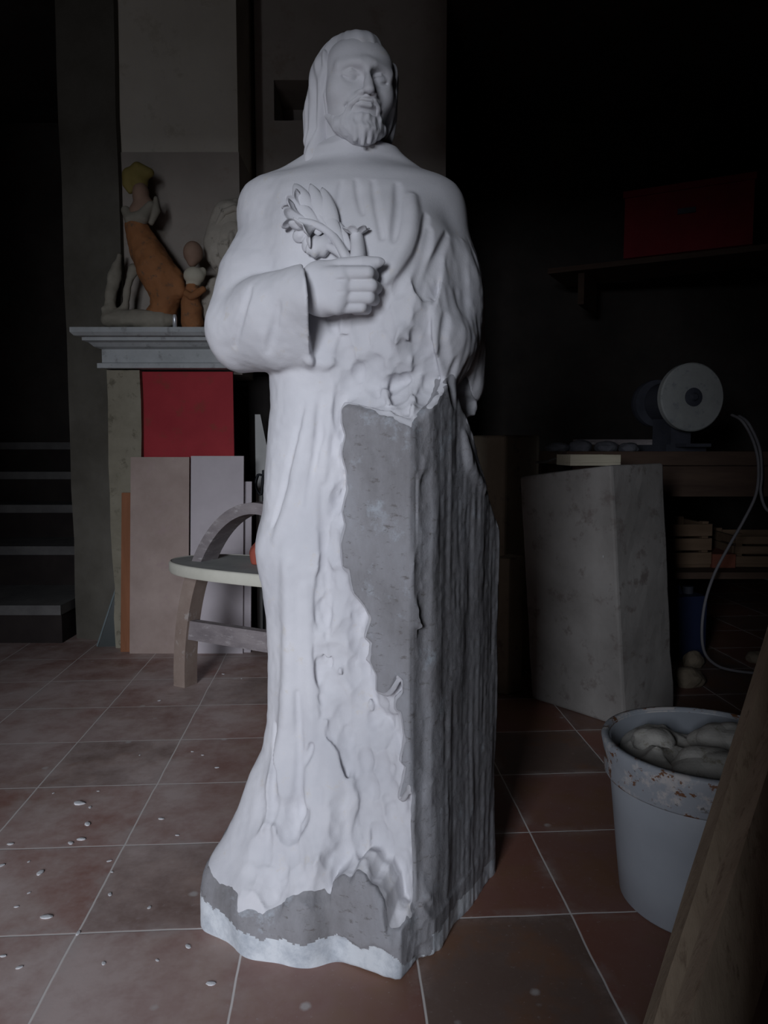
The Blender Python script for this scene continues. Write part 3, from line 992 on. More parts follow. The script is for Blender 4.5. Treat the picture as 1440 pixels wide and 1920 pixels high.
M_dark = mottled('dark_plaster', srgb(58, 54, 52), srgb(78, 72, 68), 2.5, .95, .3, 12)
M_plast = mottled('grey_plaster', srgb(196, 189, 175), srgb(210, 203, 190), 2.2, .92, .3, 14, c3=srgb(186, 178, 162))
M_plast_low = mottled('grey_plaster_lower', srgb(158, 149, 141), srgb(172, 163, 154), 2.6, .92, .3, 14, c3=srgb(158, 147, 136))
M_stone_grey = mottled('mantel_stone', srgb(160, 163, 164), srgb(182, 185, 186), 6, .85, .15, 40, c3=srgb(146, 147, 147))
M_jamb = mottled('jamb_stone', srgb(128, 122, 106), srgb(150, 144, 128), 5, .9, .35, 22, c3=srgb(108, 102, 88))
M_soot = mottled('sooty_brick', srgb(34, 31, 30), srgb(48, 44, 42), 7, .95, .3, 20)

# walls: everything beyond the light is an unlit workshop
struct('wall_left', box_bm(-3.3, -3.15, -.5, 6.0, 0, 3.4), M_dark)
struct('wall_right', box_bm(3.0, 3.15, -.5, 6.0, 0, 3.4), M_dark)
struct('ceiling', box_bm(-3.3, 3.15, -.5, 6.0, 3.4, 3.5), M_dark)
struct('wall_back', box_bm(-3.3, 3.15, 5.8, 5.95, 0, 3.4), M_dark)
# wall behind the photographer with an open doorway on the left
DX0, DX1, DZ, WY = -1.60, -.29, 1.80, -.30
bm = bmesh.new()
WX0, WX1, WZ0, WZ1 = -1.50, -1.34, 2.12, 2.70
box_bm(-3.3, DX0, WY - .2, WY, 0, DZ, bm); box_bm(-3.3, WX0, WY - .2, WY, DZ, 3.4, bm); box_bm(DX1, 3.15, WY - .2, WY, 0, 3.4, bm); box_bm(WX1, DX1, WY - .2, WY, DZ, 3.4, bm)
box_bm(WX0, WX1, WY - .2, WY, DZ, WZ0, bm); box_bm(WX0, WX1, WY - .2, WY, WZ1, 3.4, bm)   # unseen opening above the door, added to brighten the chimney wall
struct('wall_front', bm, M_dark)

# chimney breast, the wall piece beside it with a niche, the wall return by the stairs
CB = 3.86
zs = U(300, 287, CB)[2]
bm = bmesh.new()
box_bm(U(183, 300, CB)[0], U(447, 300, CB)[0], CB, CB + .5, zs, 3.4, bm)
struct('wall_chimney', bm, M_plast)
z_m = 1.53
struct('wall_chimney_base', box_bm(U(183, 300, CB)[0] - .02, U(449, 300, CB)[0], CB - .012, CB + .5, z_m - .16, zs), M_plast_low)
NY = 4.25
nx0, nx1 = U(480, 300, NY)[0], U(836, 300, NY)[0]
hx0, hx1 = U(514, 200, NY)[0], U(592, 200, NY)[0]
hz0, hz1 = U(550, 226, NY)[2], U(550, 150, NY)[2]
bm = bmesh.new()
box_bm(nx0, hx0, NY, NY + .4, 0, 3.4, bm); box_bm(hx1, nx1, NY, NY + .4, 0, 3.4, bm)
box_bm(hx0, hx1, NY, NY + .4, 0, hz0, bm); box_bm(hx0, hx1, NY, NY + .4, hz1, 3.4, bm)
box_bm(hx0, hx1, NY + .36, NY + .4, hz0, hz1, bm)
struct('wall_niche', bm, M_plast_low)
# rough wall end between the stairs and the fireplace
bm = bmesh.new()
pl = [(-1.62, 3.90), (-1.30, 3.80), (-1.30, 4.6), (-1.62, 4.6)]
rings = []
for i in range(14):
    z = 3.4 * i / 13
    rings.append([(x + random.uniform(-.004, .004), y + random.uniform(-.004, .004), z) for x, y in pl])
loft_bm(rings, bm)
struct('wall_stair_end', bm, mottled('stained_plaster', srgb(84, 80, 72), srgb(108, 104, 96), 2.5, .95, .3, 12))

# ------------------------------------------------------------------ stairs
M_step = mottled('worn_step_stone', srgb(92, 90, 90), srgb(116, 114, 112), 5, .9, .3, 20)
M_riser = mottled('dark_riser', srgb(40, 34, 34), srgb(52, 46, 44), 5, .95, .2, 20)  # risers in a darker tone than the treads
stairs = thing('staircase', 'dark worn stone staircase rising in the shadow left of the fireplace', 'staircase', (-2.3, 3.8, 0))
for i, (y0, zt) in enumerate(((3.80, .20), (4.36, .43), (4.78, .64), (5.10, .84), (5.40, 1.04))):
    zb_ = (0, .20, .43, .64, .84)[i]
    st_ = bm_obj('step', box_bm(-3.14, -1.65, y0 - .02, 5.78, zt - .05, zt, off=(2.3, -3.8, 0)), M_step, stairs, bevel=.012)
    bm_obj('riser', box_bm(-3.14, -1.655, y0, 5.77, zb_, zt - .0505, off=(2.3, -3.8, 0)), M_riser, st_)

# ------------------------------------------------------------------ fireplace
fire = thing('fireplace', 'grey stone fireplace surround with a moulded mantel shelf', 'fireplace', (-.85, 3.7, 0))
fo = (.85, -3.7, 0)
JX0, JX1 = U(207, 900, 3.70)[0], U(268, 900, 3.70)[0]
RX0, RX1 = -.52, -.36
zb = U(300, 690, 3.60)[2]
# jambs (slightly irregular stone uprights)
for a, bx in ((JX0, JX1), (RX0, RX1)):
    rings = []
    for i in range(10):
        z = zb * i / 9
        w = random.uniform(-.006, .006)
        rings.append([(a + w + .85, 0 + random.uniform(-.006, .006), z), (bx + w + .85, random.uniform(-.004, .004), z), (bx + .85, .17, z), (a + .85, .17, z)])
    bm_obj('jamb', loft_bm(rings), M_jamb, fire, bevel=.006)
# frieze and stepped cornice
f0, f1 = JX0 - .01, RX1 + .02
def zz(py, Y): return U(300, py, Y)[2]
prof = [(3.70, zz(690, 3.66)), (3.645, zz(690, 3.645)), (3.645, zz(681, 3.645)), (3.665, zz(680, 3.665)), (3.665, zz(655, 3.665)), (3.635, zz(650, 3.635)), (3.615, zz(642, 3.615)), (3.590, zz(638, 3.590)),
        (3.590, zz(632, 3.590)), (3.560, zz(629, 3.560)), (3.545, zz(622, 3.545)), (3.545, zz(613, 3.545)), (3.845, zz(613, 3.545)), (3.845, zz(690, 3.66))]
SHZ = prof[11][1]
bm = bmesh.new()
rings = []
def ends(y):     # the cornice returns round both ends
    return max(0.0, 3.665 - y) * .85
rings = [[(f0 - ends(y) + .85, y - 3.7, z) for y, z in prof], [(f1 + ends(y) + .85, y - 3.7, z) for y, z in prof]]
loft_bm(rings, bm)
bm_obj('mantel_shelf', bm, M_stone_grey, fire)
bm = bmesh.new()
box_bm(JX1, RX0, 4.18, 4.24, 0, zb + .1, bm, off=fo); box_bm(JX1 - .02, JX1, 3.87, 4.24, 0, zb, bm, off=fo); box_bm(RX0, RX0 + .02, 3.87, 4.24, 0, zb, bm, off=fo)
bm_obj('firebox', bm, M_soot, fire)

# red board closing the upper fireplace opening
M_red = mottled('red_painted_board', srgb(150, 34, 44), srgb(168, 46, 54), 4, .7, .15, 30, c3=srgb(142, 52, 46))
rx0, rx1 = U(268, 770, 3.74)[0], U(438, 770, 3.74)[0]
rz0, rz1 = U(350, 862, 3.74)[2], zb
o = bm_obj('red_board', box_bm(rx0, rx1, 3.735, 3.755, rz0 - .30, rz1 - .004), M_red, bevel=.003)
tag(o, 'dark red painted board hanging under the mantel shelf', 'board')

# boards leaning in front of the fireplace
M_board = mottled('raw_chipboard', srgb(156, 138, 130), srgb(176, 158, 150), 5, .85, .1, 60, c3=srgb(166, 146, 142))
M_board2 = mottled('pale_chipboard', srgb(184, 176, 180), srgb(196, 188, 192), 5, .85, .1, 60)
M_brown = mottled('brown_board', srgb(128, 84, 58), srgb(148, 98, 70), 6, .8, .2, 40, sc=(4, 4, .4))
def lean(name, px0, px1, pyt, pyb, Yb, Yt, th, mat, label, cat, group=None):
    b0 = G(px0, pyb); b0[1] = Yb
    x0b, x1b = U(px0, pyb, Yb)[0], U(px1, pyb, Yb)[0]
    top = U((px0 + px1) / 2, pyt, Yt)[2]
    x0t, x1t = U(px0 + 2, pyt, Yt)[0], U(px1 + 2, pyt, Yt)[0]
    bm = bmesh.new()
    loft_bm([[(x0b, Yb, 0), (x1b, Yb, 0), (x1b, Yb + th, 0), (x0b, Yb + th, 0)], [(x0t, Yt, top), (x1t, Yt, top), (x1t, Yt + th, top), (x0t, Yt + th, top)]], bm)
    o = bm_obj(name, bm, mat, bevel=.002)
    return tag(o, label, cat, group)
lean('leaning_chipboard', 243, 353, 857, 1226, 3.60, 3.672, .018, M_board, 'wide beige chipboard panel leaning under the red board, left of its paler twin', 'board')
lean('leaning_chipboard', 356, 455, 855, 1226, 3.60, 3.672, .018, M_board2, 'pale grey chipboard panel leaning behind the wooden chair', 'board')
lean('chipboard_strip', 456, 470, 903, 1224, 3.62, 3.70, .018, M_board2, 'narrow pale strip of board leaning beside the grey chipboard panel', 'board')
lean('brown_plank', 226, 243, 924, 1222, 3.63, 3.675, .10, M_brown, 'narrow reddish brown plank upright at the left edge of the leaning panels', 'plank')
M_glass = mottled('dark_green_glass', srgb(15, 27, 25), srgb(20, 34, 32), 4, .35, 0)
M_edge = mottled('pale_glass_edge', srgb(110, 122, 124), srgb(130, 140, 142), 8, .4, 0)
pa, pb, pc = G(184, 1213), U(226, 1197, 3.74), U(226, 1083, 3.77)
pb[2] = 0.0
bm = bmesh.new()
loft_bm([[tuple(pa), tuple(pb), tuple(pc)], [tuple(pa + np.array((.006, .02, 0))), tuple(pb + np.array((.006, .02, 0))), tuple(pc + np.array((.006, .02, 0)))]], bm)
gl = bm_obj('glass_offcut', bm, M_glass)
tag(gl, 'dark green triangular glass offcut leaning at the foot of the brown plank', 'glass')
bm_obj('ground_edge', tube_bm([pa + np.array((-.004, -.003, .004)), pc + np.array((-.004, -.003, 0))], .0045, 6), M_edge, gl)
# pale slab and a hank of black cable inside the hearth
M_pale = mottled('pale_marble', srgb(172, 172, 170), srgb(190, 190, 188), 6, .8, .1, 30)
bm = bmesh.new()
s0 = [U(481, 880, 3.92), U(506, 880, 3.92), U(503, 850, 3.92), U(488, 777, 3.92), U(478, 777, 3.92)]
zlow = 0.0
pts = [np.array((s0[0][0], 3.88, 0)), np.array((s0[1][0] + .06, 3.88, 0)), np.array((s0[1][0] + .06, 3.915, .80)), s0[2], s0[3], s0[4]]
loft_bm([[tuple(p) for p in pts], [tuple(p + np.array((0, .03, 0))) for p in pts]], bm)
tag(bm_obj('marble_slab', bm, M_pale), 'tall pale marble slab with a slanted top standing in the dark hearth', 'slab')
M_cable = mottled('black_rubber', srgb(22, 24, 28), srgb(30, 33, 38), 10, .6, 0)
cab = []
for i in range(70):
    a = i / 69 * 5 * 2 * math.pi
    c = U(487, 905, 3.80)
    cab.append((c[0] + .018 * math.cos(a) + .004 * math.sin(3 * a), c[1] + .010 * math.sin(a * .5), c[2] + .05 * math.sin(a) + .01 * math.cos(2 * a)))
cab.append((U(487, 905, 3.80)[0], 3.86, .02))
tag(bm_obj('black_cable', tube_bm(catmull(cab, 3), .006, 8), M_cable, smooth=True), 'small coil of black cable hanging in the hearth before the marble slab', 'cable')

# ------------------------------------------------------------------ light: overcast daylight through the doorway
w = bpy.data.worlds.new('world'); SC.world = w; w.use_nodes = True
w.node_tree.nodes['Background'].inputs['Color'].default_value = (.75, .85, 1, 1)
w.node_tree.nodes['Background'].inputs['Strength'].default_value = 0.004
L = bpy.data.lights.new('daylight_outside_door', 'AREA'); L.shape = 'RECTANGLE'; L.size = 2.3; L.size_y = 2.3
L.energy = 385; L.color = (.88, .93, 1.03)
lo = bpy.data.objects.new('daylight_outside_door', L); COL.objects.link(lo)
lo.location = (-1.75, -4.5, 2.20)
lo.rotation_euler = (math.pi / 2, 0, 0)
# ================================================================== chair
M_wood_grey = mottled('dusty_grey_wood', srgb(120, 112, 114), srgb(150, 142, 142), 6, .85, .3, 30, sc=(1, 1, 3), c3=srgb(164, 158, 158))
M_wood_leg = mottled('dusty_oak', srgb(132, 114, 104), srgb(156, 140, 130), 6, .85, .3, 30, c3=srgb(168, 158, 152))
M_seat = mottled('pale_seat_wood', srgb(150, 152, 150), srgb(172, 173, 168), 7, .85, .2, 30)
M_seat_edge = mottled('whitened_edge', srgb(196, 194, 180), srgb(208, 205, 192), 9, .85, .2, 40)
cf = G(336, 1288)
cd = np.array((0.875, -.485, 0)); cd /= np.linalg.norm(cd)       # along the front of the chair
cb_ = np.array((-cd[1], cd[0], 0))                                # towards its back
chair = thing('barrel_chair', 'dusty wooden chair with bent barrel stave frame and rounded pale seat', 'chair', tuple(cf))
HW, HT = .41, .768
def stave(t0, t1, n, w, dep, back, name, mat, parent=chair):
    rings = []
    for i in range(n + 1):
        t = t0 + (t1 - t0) * i / n
        x = HW - HW * math.cos(t); z = HT * math.sin(t) ** .92
        dx = HW * math.sin(t); dz = HT * math.cos(t)
        L_ = math.hypot(dx, dz); nx, nz = -dz / L_, dx / L_
        r = []
        for (a, b) in ((-.5, 0), (.5, 0), (.5, 1), (-.5, 1)):
            p = cd * (x + nx * a * w) + cb_ * (back + b * dep) + np.array((0, 0, max(0.0, z + nz * a * w)))
            r.append(tuple(p))
        rings.append(r)
    return bm_obj(name, loft_bm(rings), mat, parent, bevel=.004)
hs = math.asin((.525 / HT) ** (1 / .92))
stave(0.0, hs, 14, .062, .075, 0, 'leg', M_wood_leg)
stave(math.pi, math.pi - hs, 14, .062, .075, 0, 'leg', M_wood_leg)
stave(hs, math.pi - hs, 26, .044, .10, 0, 'back_rail', M_wood_grey)
# seat
zs0, zs1 = .495, .540
pts = []
for k in range(56):
    a = 2 * math.pi * k / 56
    pts.append(cd * (HW + .0 + .45 * abs(math.cos(a)) ** .8 * math.copysign(1, math.cos(a))) + cb_ * (.06 + .20 * abs(math.sin(a)) ** .85 * math.copysign(1, math.sin(a))))
c0 = sum(pts) / len(pts)
bm = loft_bm([[tuple(p * .985 + c0 * .015 + np.array((0, 0, zs0 + .004))) for p in pts], [tuple(p * .985 + c0 * .015 + np.array((0, 0, zs1))) for p in pts]])
seat = bm_obj('seat', bm, M_seat, chair, bevel=.003)
rings = []
for (sc_, z) in ((.984, zs0), (1.0, zs0 + .006), (1.0, zs1 - .006), (.984, zs1 + .002), (.975, zs1 + .001), (.975, zs0 + .001)):
    rings.append([tuple(c0 + (p - c0) * sc_ + np.array((0, 0, z))) for p in pts])
se = bm_obj('seat_edge', loft_bm(rings + rings[:1], caps=False), M_seat_edge, seat, True)
se['label'] = 'chalky white front edge of the seat'
# stretcher
p0, p1 = cd * .035, cd * (2 * HW - .035)
bm = bmesh.new()
loft_bm([[tuple(p + cb_ * b + np.array((0, 0, z))) for (b, z) in ((.012, .205), (.012, .285), (.05, .285), (.05, .205))] for p in (p0, p1)], bm)
bm_obj('stretcher', bm, M_wood_grey, chair, bevel=.003)
# hind leg under the seat
bm = bmesh.new()
q = cd * (HW + .05) + cb_ * .22
loft_bm([[tuple(q + cb_ * .06 + cd * a + cb_ * b) for a, b in ((-.03, -.02), (.03, -.02), (.03, .02), (-.03, .02))], [tuple(q + cd * a + cb_ * b + np.array((0, 0, zs0 + .003))) for a, b in ((-.03, -.02), (.03, -.02), (.03, .02), (-.03, .02))]], bm)
bm_obj('leg', bm, M_wood_leg, chair)
# clay lump on the seat
M_clay = mottled('red_clay', srgb(150, 74, 60), srgb(172, 90, 74), 8, .85, .3, 30)
cc = cf + cd * .40 + cb_ * .10 + np.array((0, 0, zs1))
bm = bmesh.new(); bmesh.ops.create_icosphere(bm, subdivisions=4, radius=1)
for v in bm.verts:
    n_ = 1 + .06 * math.sin(v.co.x * 5 + 1) * math.sin(v.co.z * 4) + .04 * math.sin(v.co.y * 9)
    v.co = Vector((v.co.x * .075 * n_, v.co.y * .065 * n_, max(v.co.z, -.35) * .075 * n_ + .027)) + Vector(cc)
mz = min(v.co.z for v in bm.verts)
for v in bm.verts: v.co.z += cc[2] + .001 - mz
tag(bm_obj('clay_lump', bm, M_clay, smooth=True), 'rounded lump of red clay lying on the chair seat', 'clay')

# ================================================================== things on the mantel shelf
MZ = SHZ
def sdf_part(name, f, lo, hi, h, mat, parent, origin):
    v, q = polygonise(f, np.array(lo), np.array(hi), h)
    return put(name, mesh_from(name, v - np.array(origin), q), mat, parent)
def flat(f_, z0):
    g = Field(); g.ops = list(f_.ops); g.post = lambda P, d: np.maximum(d + vnoise(P, 24, 3) * .006 + vnoise(P, 60, 4) * .002, z0 + .0005 - P[:, 2]); return g
M_orange = mottled('orange_painted_clay', srgb(146, 98, 64), srgb(166, 112, 72), 9, .8, .35, 40, c3=srgb(110, 88, 70))
M_yellow = mottled('ochre_paint', srgb(128, 114, 62), srgb(146, 130, 74), 9, .75, .3, 40)
M_flesh = mottled('flesh_paint', srgb(140, 112, 96), srgb(158, 130, 112), 9, .75, .2, 40)
M_cloak = mottled('greyish_paint', srgb(134, 128, 116), srgb(156, 150, 136), 8, .8, .3, 40)
M_cream = mottled('cream_paint', srgb(186, 180, 162), srgb(202, 196, 178), 9, .8, .2, 40)
YS = 3.70
def V(px, py, dy=0.0): return U(px, py, YS + dy)
org = np.array((V(275, 600)[0], YS, MZ))
fig = thing('painted_figurine', 'tall painted clay figure in an orange robe leaning on the mantel shelf', 'figurine', tuple(org))
f = Field()   # robe leaning down towards the right
f.chain([V(256, 425), V(268, 455), V(292, 505, -.02), V(314, 548, -.01)], [.055, .070, .092, .078], k=.03)
f.chain([V(300, 520), V(326, 520, -.03), V(338, 545, -.05)], [.06, .045, .03], k=.03)
f.chain([V(314, 548, -.01), V(310, 575, -.0), V(296, 592)], [.06, .062, .06], k=.03)
sdf_part('robe', flat(f, MZ), org + (-.22, -.19, 0), org + (.30, .12, .60), .006, M_orange, fig, org)
f = Field()
f.ell(V(264, 362), (.038, .042, .050)); f.cone(V(262, 372), V(262, 410), .026, .03, k=.02)
f.ell(V(264, 388), (.03, .03, .03), k=.02)
f.chain([V(258, 398), V(275, 382), V(284, 392)], [.04, .03, .03], k=.02)
hd = sdf_part('head', f, V(264, 362) - np.array((.10, .08, .17)), V(264, 362) + np.array((.10, .08, .09)), .005, M_flesh, fig, org)
f = Field()
f.ell(V(260, 342, .012), (.044, .044, .048))
f.chain([V(240, 330), V(258, 316), V(280, 324)], [.024, .030, .022], k=.03)
f.chain([V(240, 325), V(238, 345), V(244, 358)], [.024, .022, .014], k=.015)
sdf_part('hair', f, V(262, 330) - np.array((.12, .06, .10)), V(262, 330) + np.array((.10, .06, .09)), .005, M_yellow, hd, org)
f = Field()
f.chain([V(236, 395), V(246, 412, -.02), V(266, 408, -.03), V(282, 385, -.02)], [.022, .032, .034, .020], k=.02)
f.chain([V(292, 372, -.01), V(293, 395, -.01), V(284, 418, -.01)], [.010, .020, .012], k=.01)
sdf_part('collar', f, V(262, 400) - np.array((.12, .09, .10)), V(262, 400) + np.array((.14, .07, .11)), .005, M_cloak, fig, org)
f = Field()
f.chain([V(250, 505), V(240, 535), V(236, 570), V(226, 595)], [.026, .018, .016, .022], k=.03)
f.chain([V(224, 480, .04), V(214, 520, .04), V(206, 565, .02), V(208, 598, .0)], [.012, .030, .024, .030], k=.03)
f.chain([V(196, 580, -.01), V(204, 598, -.02), V(240, 600, -.02)], [.010, .022, .03], k=.03)
f.chain([V(200, 602, -.02), V(250, 598, -.03), V(300, 600, -.03), V(320, 600, -.02)], [.020, .045, .045, .03], k=.03)
sdf_part('base', flat(f, MZ), org + (-.26, -.14, -.02), org + (.18, .12, .34), .006, M_cloak, fig, org)

org2 = np.array((V(364, 600)[0], YS - .04, MZ))
fig2 = thing('small_figurine', 'small painted child figurine with a cream collar beside the orange figure', 'figurine', tuple(org2))
f = Field(); f.ell(V(362, 474, -.04), (.046, .044, .054)); f.ell(V(360, 494, -.05), (.018, .020, .016), k=.02)
h2 = sdf_part('head', f, V(362, 476, -.04) - np.array((.08, .08, .08)), V(362, 476, -.04) + np.array((.08, .08, .09)), .004, M_flesh, fig2, org2)
f = Field(); f.ell(V(364, 517, -.05), (.050, .040, .042)); f.ell(V(380, 510, -.04), (.018, .018, .022), k=.01); f.ell(V(362, 532, -.05), (.034, .024, .014), k=.01)
sdf_part('collar', f, V(364, 517, -.05) - np.array((.07, .06, .07)), V(364, 517, -.05) + np.array((.08, .06, .07)), .004, M_cream, fig2, org2)
f = Field(); f.chain([V(362, 535, -.04), V(358, 570, -.03), V(362, 606, -.03)], [.032, .046, .052], k=.02)
f.chain([V(380, 543, -.06), V(358, 556, -.08), V(350, 550, -.07)], [.016, .017, .014], k=.01)
sdf_part('body', flat(f, MZ), org2 + (-.10, -.12, -.02), org2 + (.10, .10, .24), .005, M_orange, fig2, org2)

M_plaster = mottled('old_plaster', srgb(176, 168, 156), srgb(194, 187, 175), 6, .85, .25, 30, c3=srgb(128, 120, 110))
org3 = np.array((U(425, 605, 3.76)[0], 3.76, MZ))
f = Field()
P3 = lambda px, py, d=0.0: U(px, py, 3.76 + d)
f.ell(P3(424, 455), (.105, .055, .17)); f.ell(P3(432, 400), (.075, .05, .07), k=.03)
f.chain([P3(405, 540), P3(388, 585)], [.05, .058], k=.04); f.chain([P3(450, 540), P3(470, 585)], [.06, .058], k=.04); f.cone(P3(392, 590), P3(470, 590), .05, .05, k=.03)
rel = sdf_part('plaster_relief', flat(f, MZ), org3 + (-.22, -.12, -.03), org3 + (.24, .12, .68), .006, M_plaster, None, org3)
rel.location = tuple(org3)
tag(rel, 'rounded old plaster relief leaning on the mantel beside the statue sleeve', 'relief')
f = Field(); Yf = -.062
f.ell(P3(434, 458, -.035), (.075, .034, .115))
for dx in (-13, 13): f.ell(P3(434 + dx, 445, -.070), (.016, .012, .010), k=.01, mode='s')
f.chain([P3(434, 440, -.066), P3(434, 465, -.078)], [.010, .014], k=.012); f.ell(P3(434, 478, -.064), (.022, .01, .006), k=.008)
fo_ = sdf_part('face', f, P3(434, 458, -.03) - np.array((.10, .09, .14)), P3(434, 458, -.03) + np.array((.10, .06, .14)), .004, M_plaster, rel, org3)
f = Field(); f.chain([P3(408, 420, -.035), P3(420, 398, -.045), P3(440, 390, -.05), P3(460, 400, -.04)], [.012, .016, .016, .012], k=.01)
sdf_part('headband', f, P3(434, 405, -.04) - np.array((.12, .07, .06)), P3(434, 405, -.04) + np.array((.12, .06, .07)), .004, M_plaster, rel, org3)

M_metal = mottled('bright_metal', srgb(226, 228, 232), srgb(236, 238, 242), 5, .3, 0); M_metal.node_tree.nodes['Principled BSDF'].inputs['Metallic'].default_value = .5
mt = U(328, 611, 3.60)
o = bm_obj('metal_tube', lathe_bm([(.0105, 0), (.0105, .052), (.0085, .062), (.006, .066), (.0001, .067)], 20), M_metal, smooth=True)
o.location = (mt[0], 3.60, MZ)
tag(o, 'small shiny metal tube standing on the front of the mantel shelf', 'tube')

# ================================================================== stone blocks on the right
M_block = mottled('rough_grey_block', srgb(128, 124, 120), srgb(150, 146, 142), 4, .92, .5, 18, c3=srgb(116, 108, 104))
def stone_block(name, base, top, z, zoff, mat, label, cat, seed=1, bev=.01, div=9, rough=.004, group=None):
    """upright roughly squared block from four base and four top corners"""
    bm = bmesh.new()
    nz = 16
    rings = []
    for i in range(nz + 1):
        t = i / nz
        r = []
        for e in range(4):
            b0, b1 = np.array(base[e]), np.array(base[(e + 1) % 4]); t0, t1 = np.array(top[e]), np.array(top[(e + 1) % 4])
            for k in range(div):
                s = k / div
                p = (b0 * (1 - s) + b1 * s) * (1 - t) + (t0 * (1 - s) + t1 * s) * t
                zt = zoff[e] * (1 - s) + zoff[(e + 1) % 4] * s
                r.append((p[0], p[1], t * (z + zt)))
        rings.append(r)
    # flat top grid fan
    loft_bm(rings, bm)
    bmesh.ops.triangulate(bm, faces=[f_ for f_ in bm.faces if len(f_.verts) > 4])
    P = np.array([v.co[:] for v in bm.verts])
    d = vnoise(P, 9, seed) * rough + vnoise(P, 28, seed + 1) * rough * .5
    d2 = vnoise(P, 11, seed + 2) * rough * .5
    c = P.mean(0)
    for v, a, b in zip(bm.verts, d, d2):
        h = (v.co - Vector(c)); h.z = 0
        if h.length > 1e-6: v.co += h.normalized() * float(a)
        if v.co.z > .02: v.co.z += float(b) * .6
    o = bm_obj(name, bm, mat)
    bv_ = o.modifiers.new('bev', 'BEVEL'); bv_.width = bev; bv_.segments = 2; bv_.limit_method = 'ANGLE'; bv_.angle_limit = .7
    return tag(o, label, cat, group)
A_, B_, C_ = G(996, 1310)[:2], G(1171, 1366)[:2], G(1266, 1338)[:2]
D_ = A_ + C_ - B_
At, Bt, Ct = U(974, 894, A_[1])[:2], U(1146, 872, B_[1])[:2], U(1243, 866, C_[1])[:2]
Dt = At + Ct - Bt
zB = U(1146, 872, B_[1])[2]
big = stone_block('stone_block', [A_, B_, C_, D_], [At, Bt, Ct, Dt], zB, [U(974, 894, A_[1])[2] - zB, 0, U(1243, 868, C_[1])[2] - zB, -.03], M_block, 'big upright grey stone block standing behind the white bucket', 'stone block', 3)
# light scar on its corner is a chipped flake
bm = bmesh.new(); bmesh.ops.create_icosphere(bm, subdivisions=3, radius=1)
flk = U(1142, 1035, B_[1] + .045)
for v in bm.verts: v.co = Vector((v.co.x * .026, v.co.y * .014, v.co.z * .060)) + Vector(flk)
bm_obj('fresh_chip', bm, M_white, big, True)['label'] = 'pale fresh break on the front edge'
# second block behind
b2 = [np.array(U(880, 1290, 3.35)[:2]), np.array(U(942, 1300, 3.22)[:2]), np.array(U(1006, 1290, 3.34)[:2]), np.array((U(945, 1290, 3.5)[0], 3.5))]
M_block2 = mottled('buff_stone_block', srgb(166, 158, 138), srgb(186, 178, 158), 4, .92, .5, 18, c3=srgb(146, 138, 128))
stone_block('tall_stone_slab', b2, [p * 1.0 for p in b2], U(960, 816, 3.3)[2], [0, 0, 0, 0], M_block2, 'tall buff stone slab half hidden between the statue and the grey block', 'stone block', 9)
b3 = [np.array(U(925, 1290, 3.02)[:2]), np.array(U(952, 1300, 2.98)[:2]), np.array(U(978, 1290, 3.04)[:2]), np.array((U(950, 1290, 3.12)[0], 3.12))]
stone_block('low_stone_block', b3, b3, U(950, 1046, 3.0)[2], [0, 0, 0, 0], M_block2, 'low narrow stone block standing in front of the tall buff slab', 'stone block', 12)
M_tray = mottled('pale_deal', srgb(168, 160, 140), srgb(184, 176, 156), 7, .85, .2, 40, sc=(1, 6, 6))
ztop = zB - .012
tc_ = (np.array((At + Bt + Ct + Dt)) / 4)
tr = thing('wooden_tray', 'shallow pale wooden tray lying on top of the big grey block', 'tray', (tc_[0] + .0, tc_[1] + .02, ztop + .006), math.radians(4))
bm_obj('bottom', box_bm(-.095, .095, -.085, .085, 0, .010), M_tray, tr, bevel=.002)
for a in ((-.095, .095, -.085, -.075), (-.095, .095, .075, .085), (-.095, -.085, -.0745, .0745), (.085, .095, -.0745, .0745)):
    bm_obj('side', box_bm(*a, .0105, .040), M_tray, tr, bevel=.002)
arc = [U(1006, 889, 2.93), U(1022, 870, 2.95), U(1042, 860, 2.96), U(1054, 866, 2.95)]
for p in arc: p[2] = max(p[2], ztop + .016)
tag(bm_obj('bent_strap', tube_bm(catmull(arc, 6), .010, 8, squash=.5), M_dark), 'dark bent metal strap lying on the block beside the wooden tray', 'strap')

# ================================================================== workbench, grinder and clutter in the dark
M_bench = mottled('dark_bench_wood', srgb(70, 54, 46), srgb(92, 74, 62), 5, .8, .3, 30, sc=(.5, 4, 4))
BZ = .985
bench = thing('workbench', 'dark wooden workbench along the unlit right side of the workshop', 'workbench', (1.75, 3.75, 0))
bm_obj('bench_top', box_bm(-.95, 1.1, -.45, .45, BZ - .06, BZ), M_bench, bench, bevel=.006)
bm_obj('apron', box_bm(-.90, 1.05, -.41, -.375, BZ - .20, BZ - .0605), M_bench, bench)
for x in (-.85, 1.0):
    for y in (-.38, .38):
        bm_obj('leg', box_bm(x - .045, x + .045, y - .0 - .04 + .04 * (1 if y < 0 else 0), y + .045, 0, BZ - .0605), M_bench, bench, bevel=.004)
bm_obj('lower_shelf', box_bm(-.80, .95, -.33, .40, .40, .43), M_bench, bench)

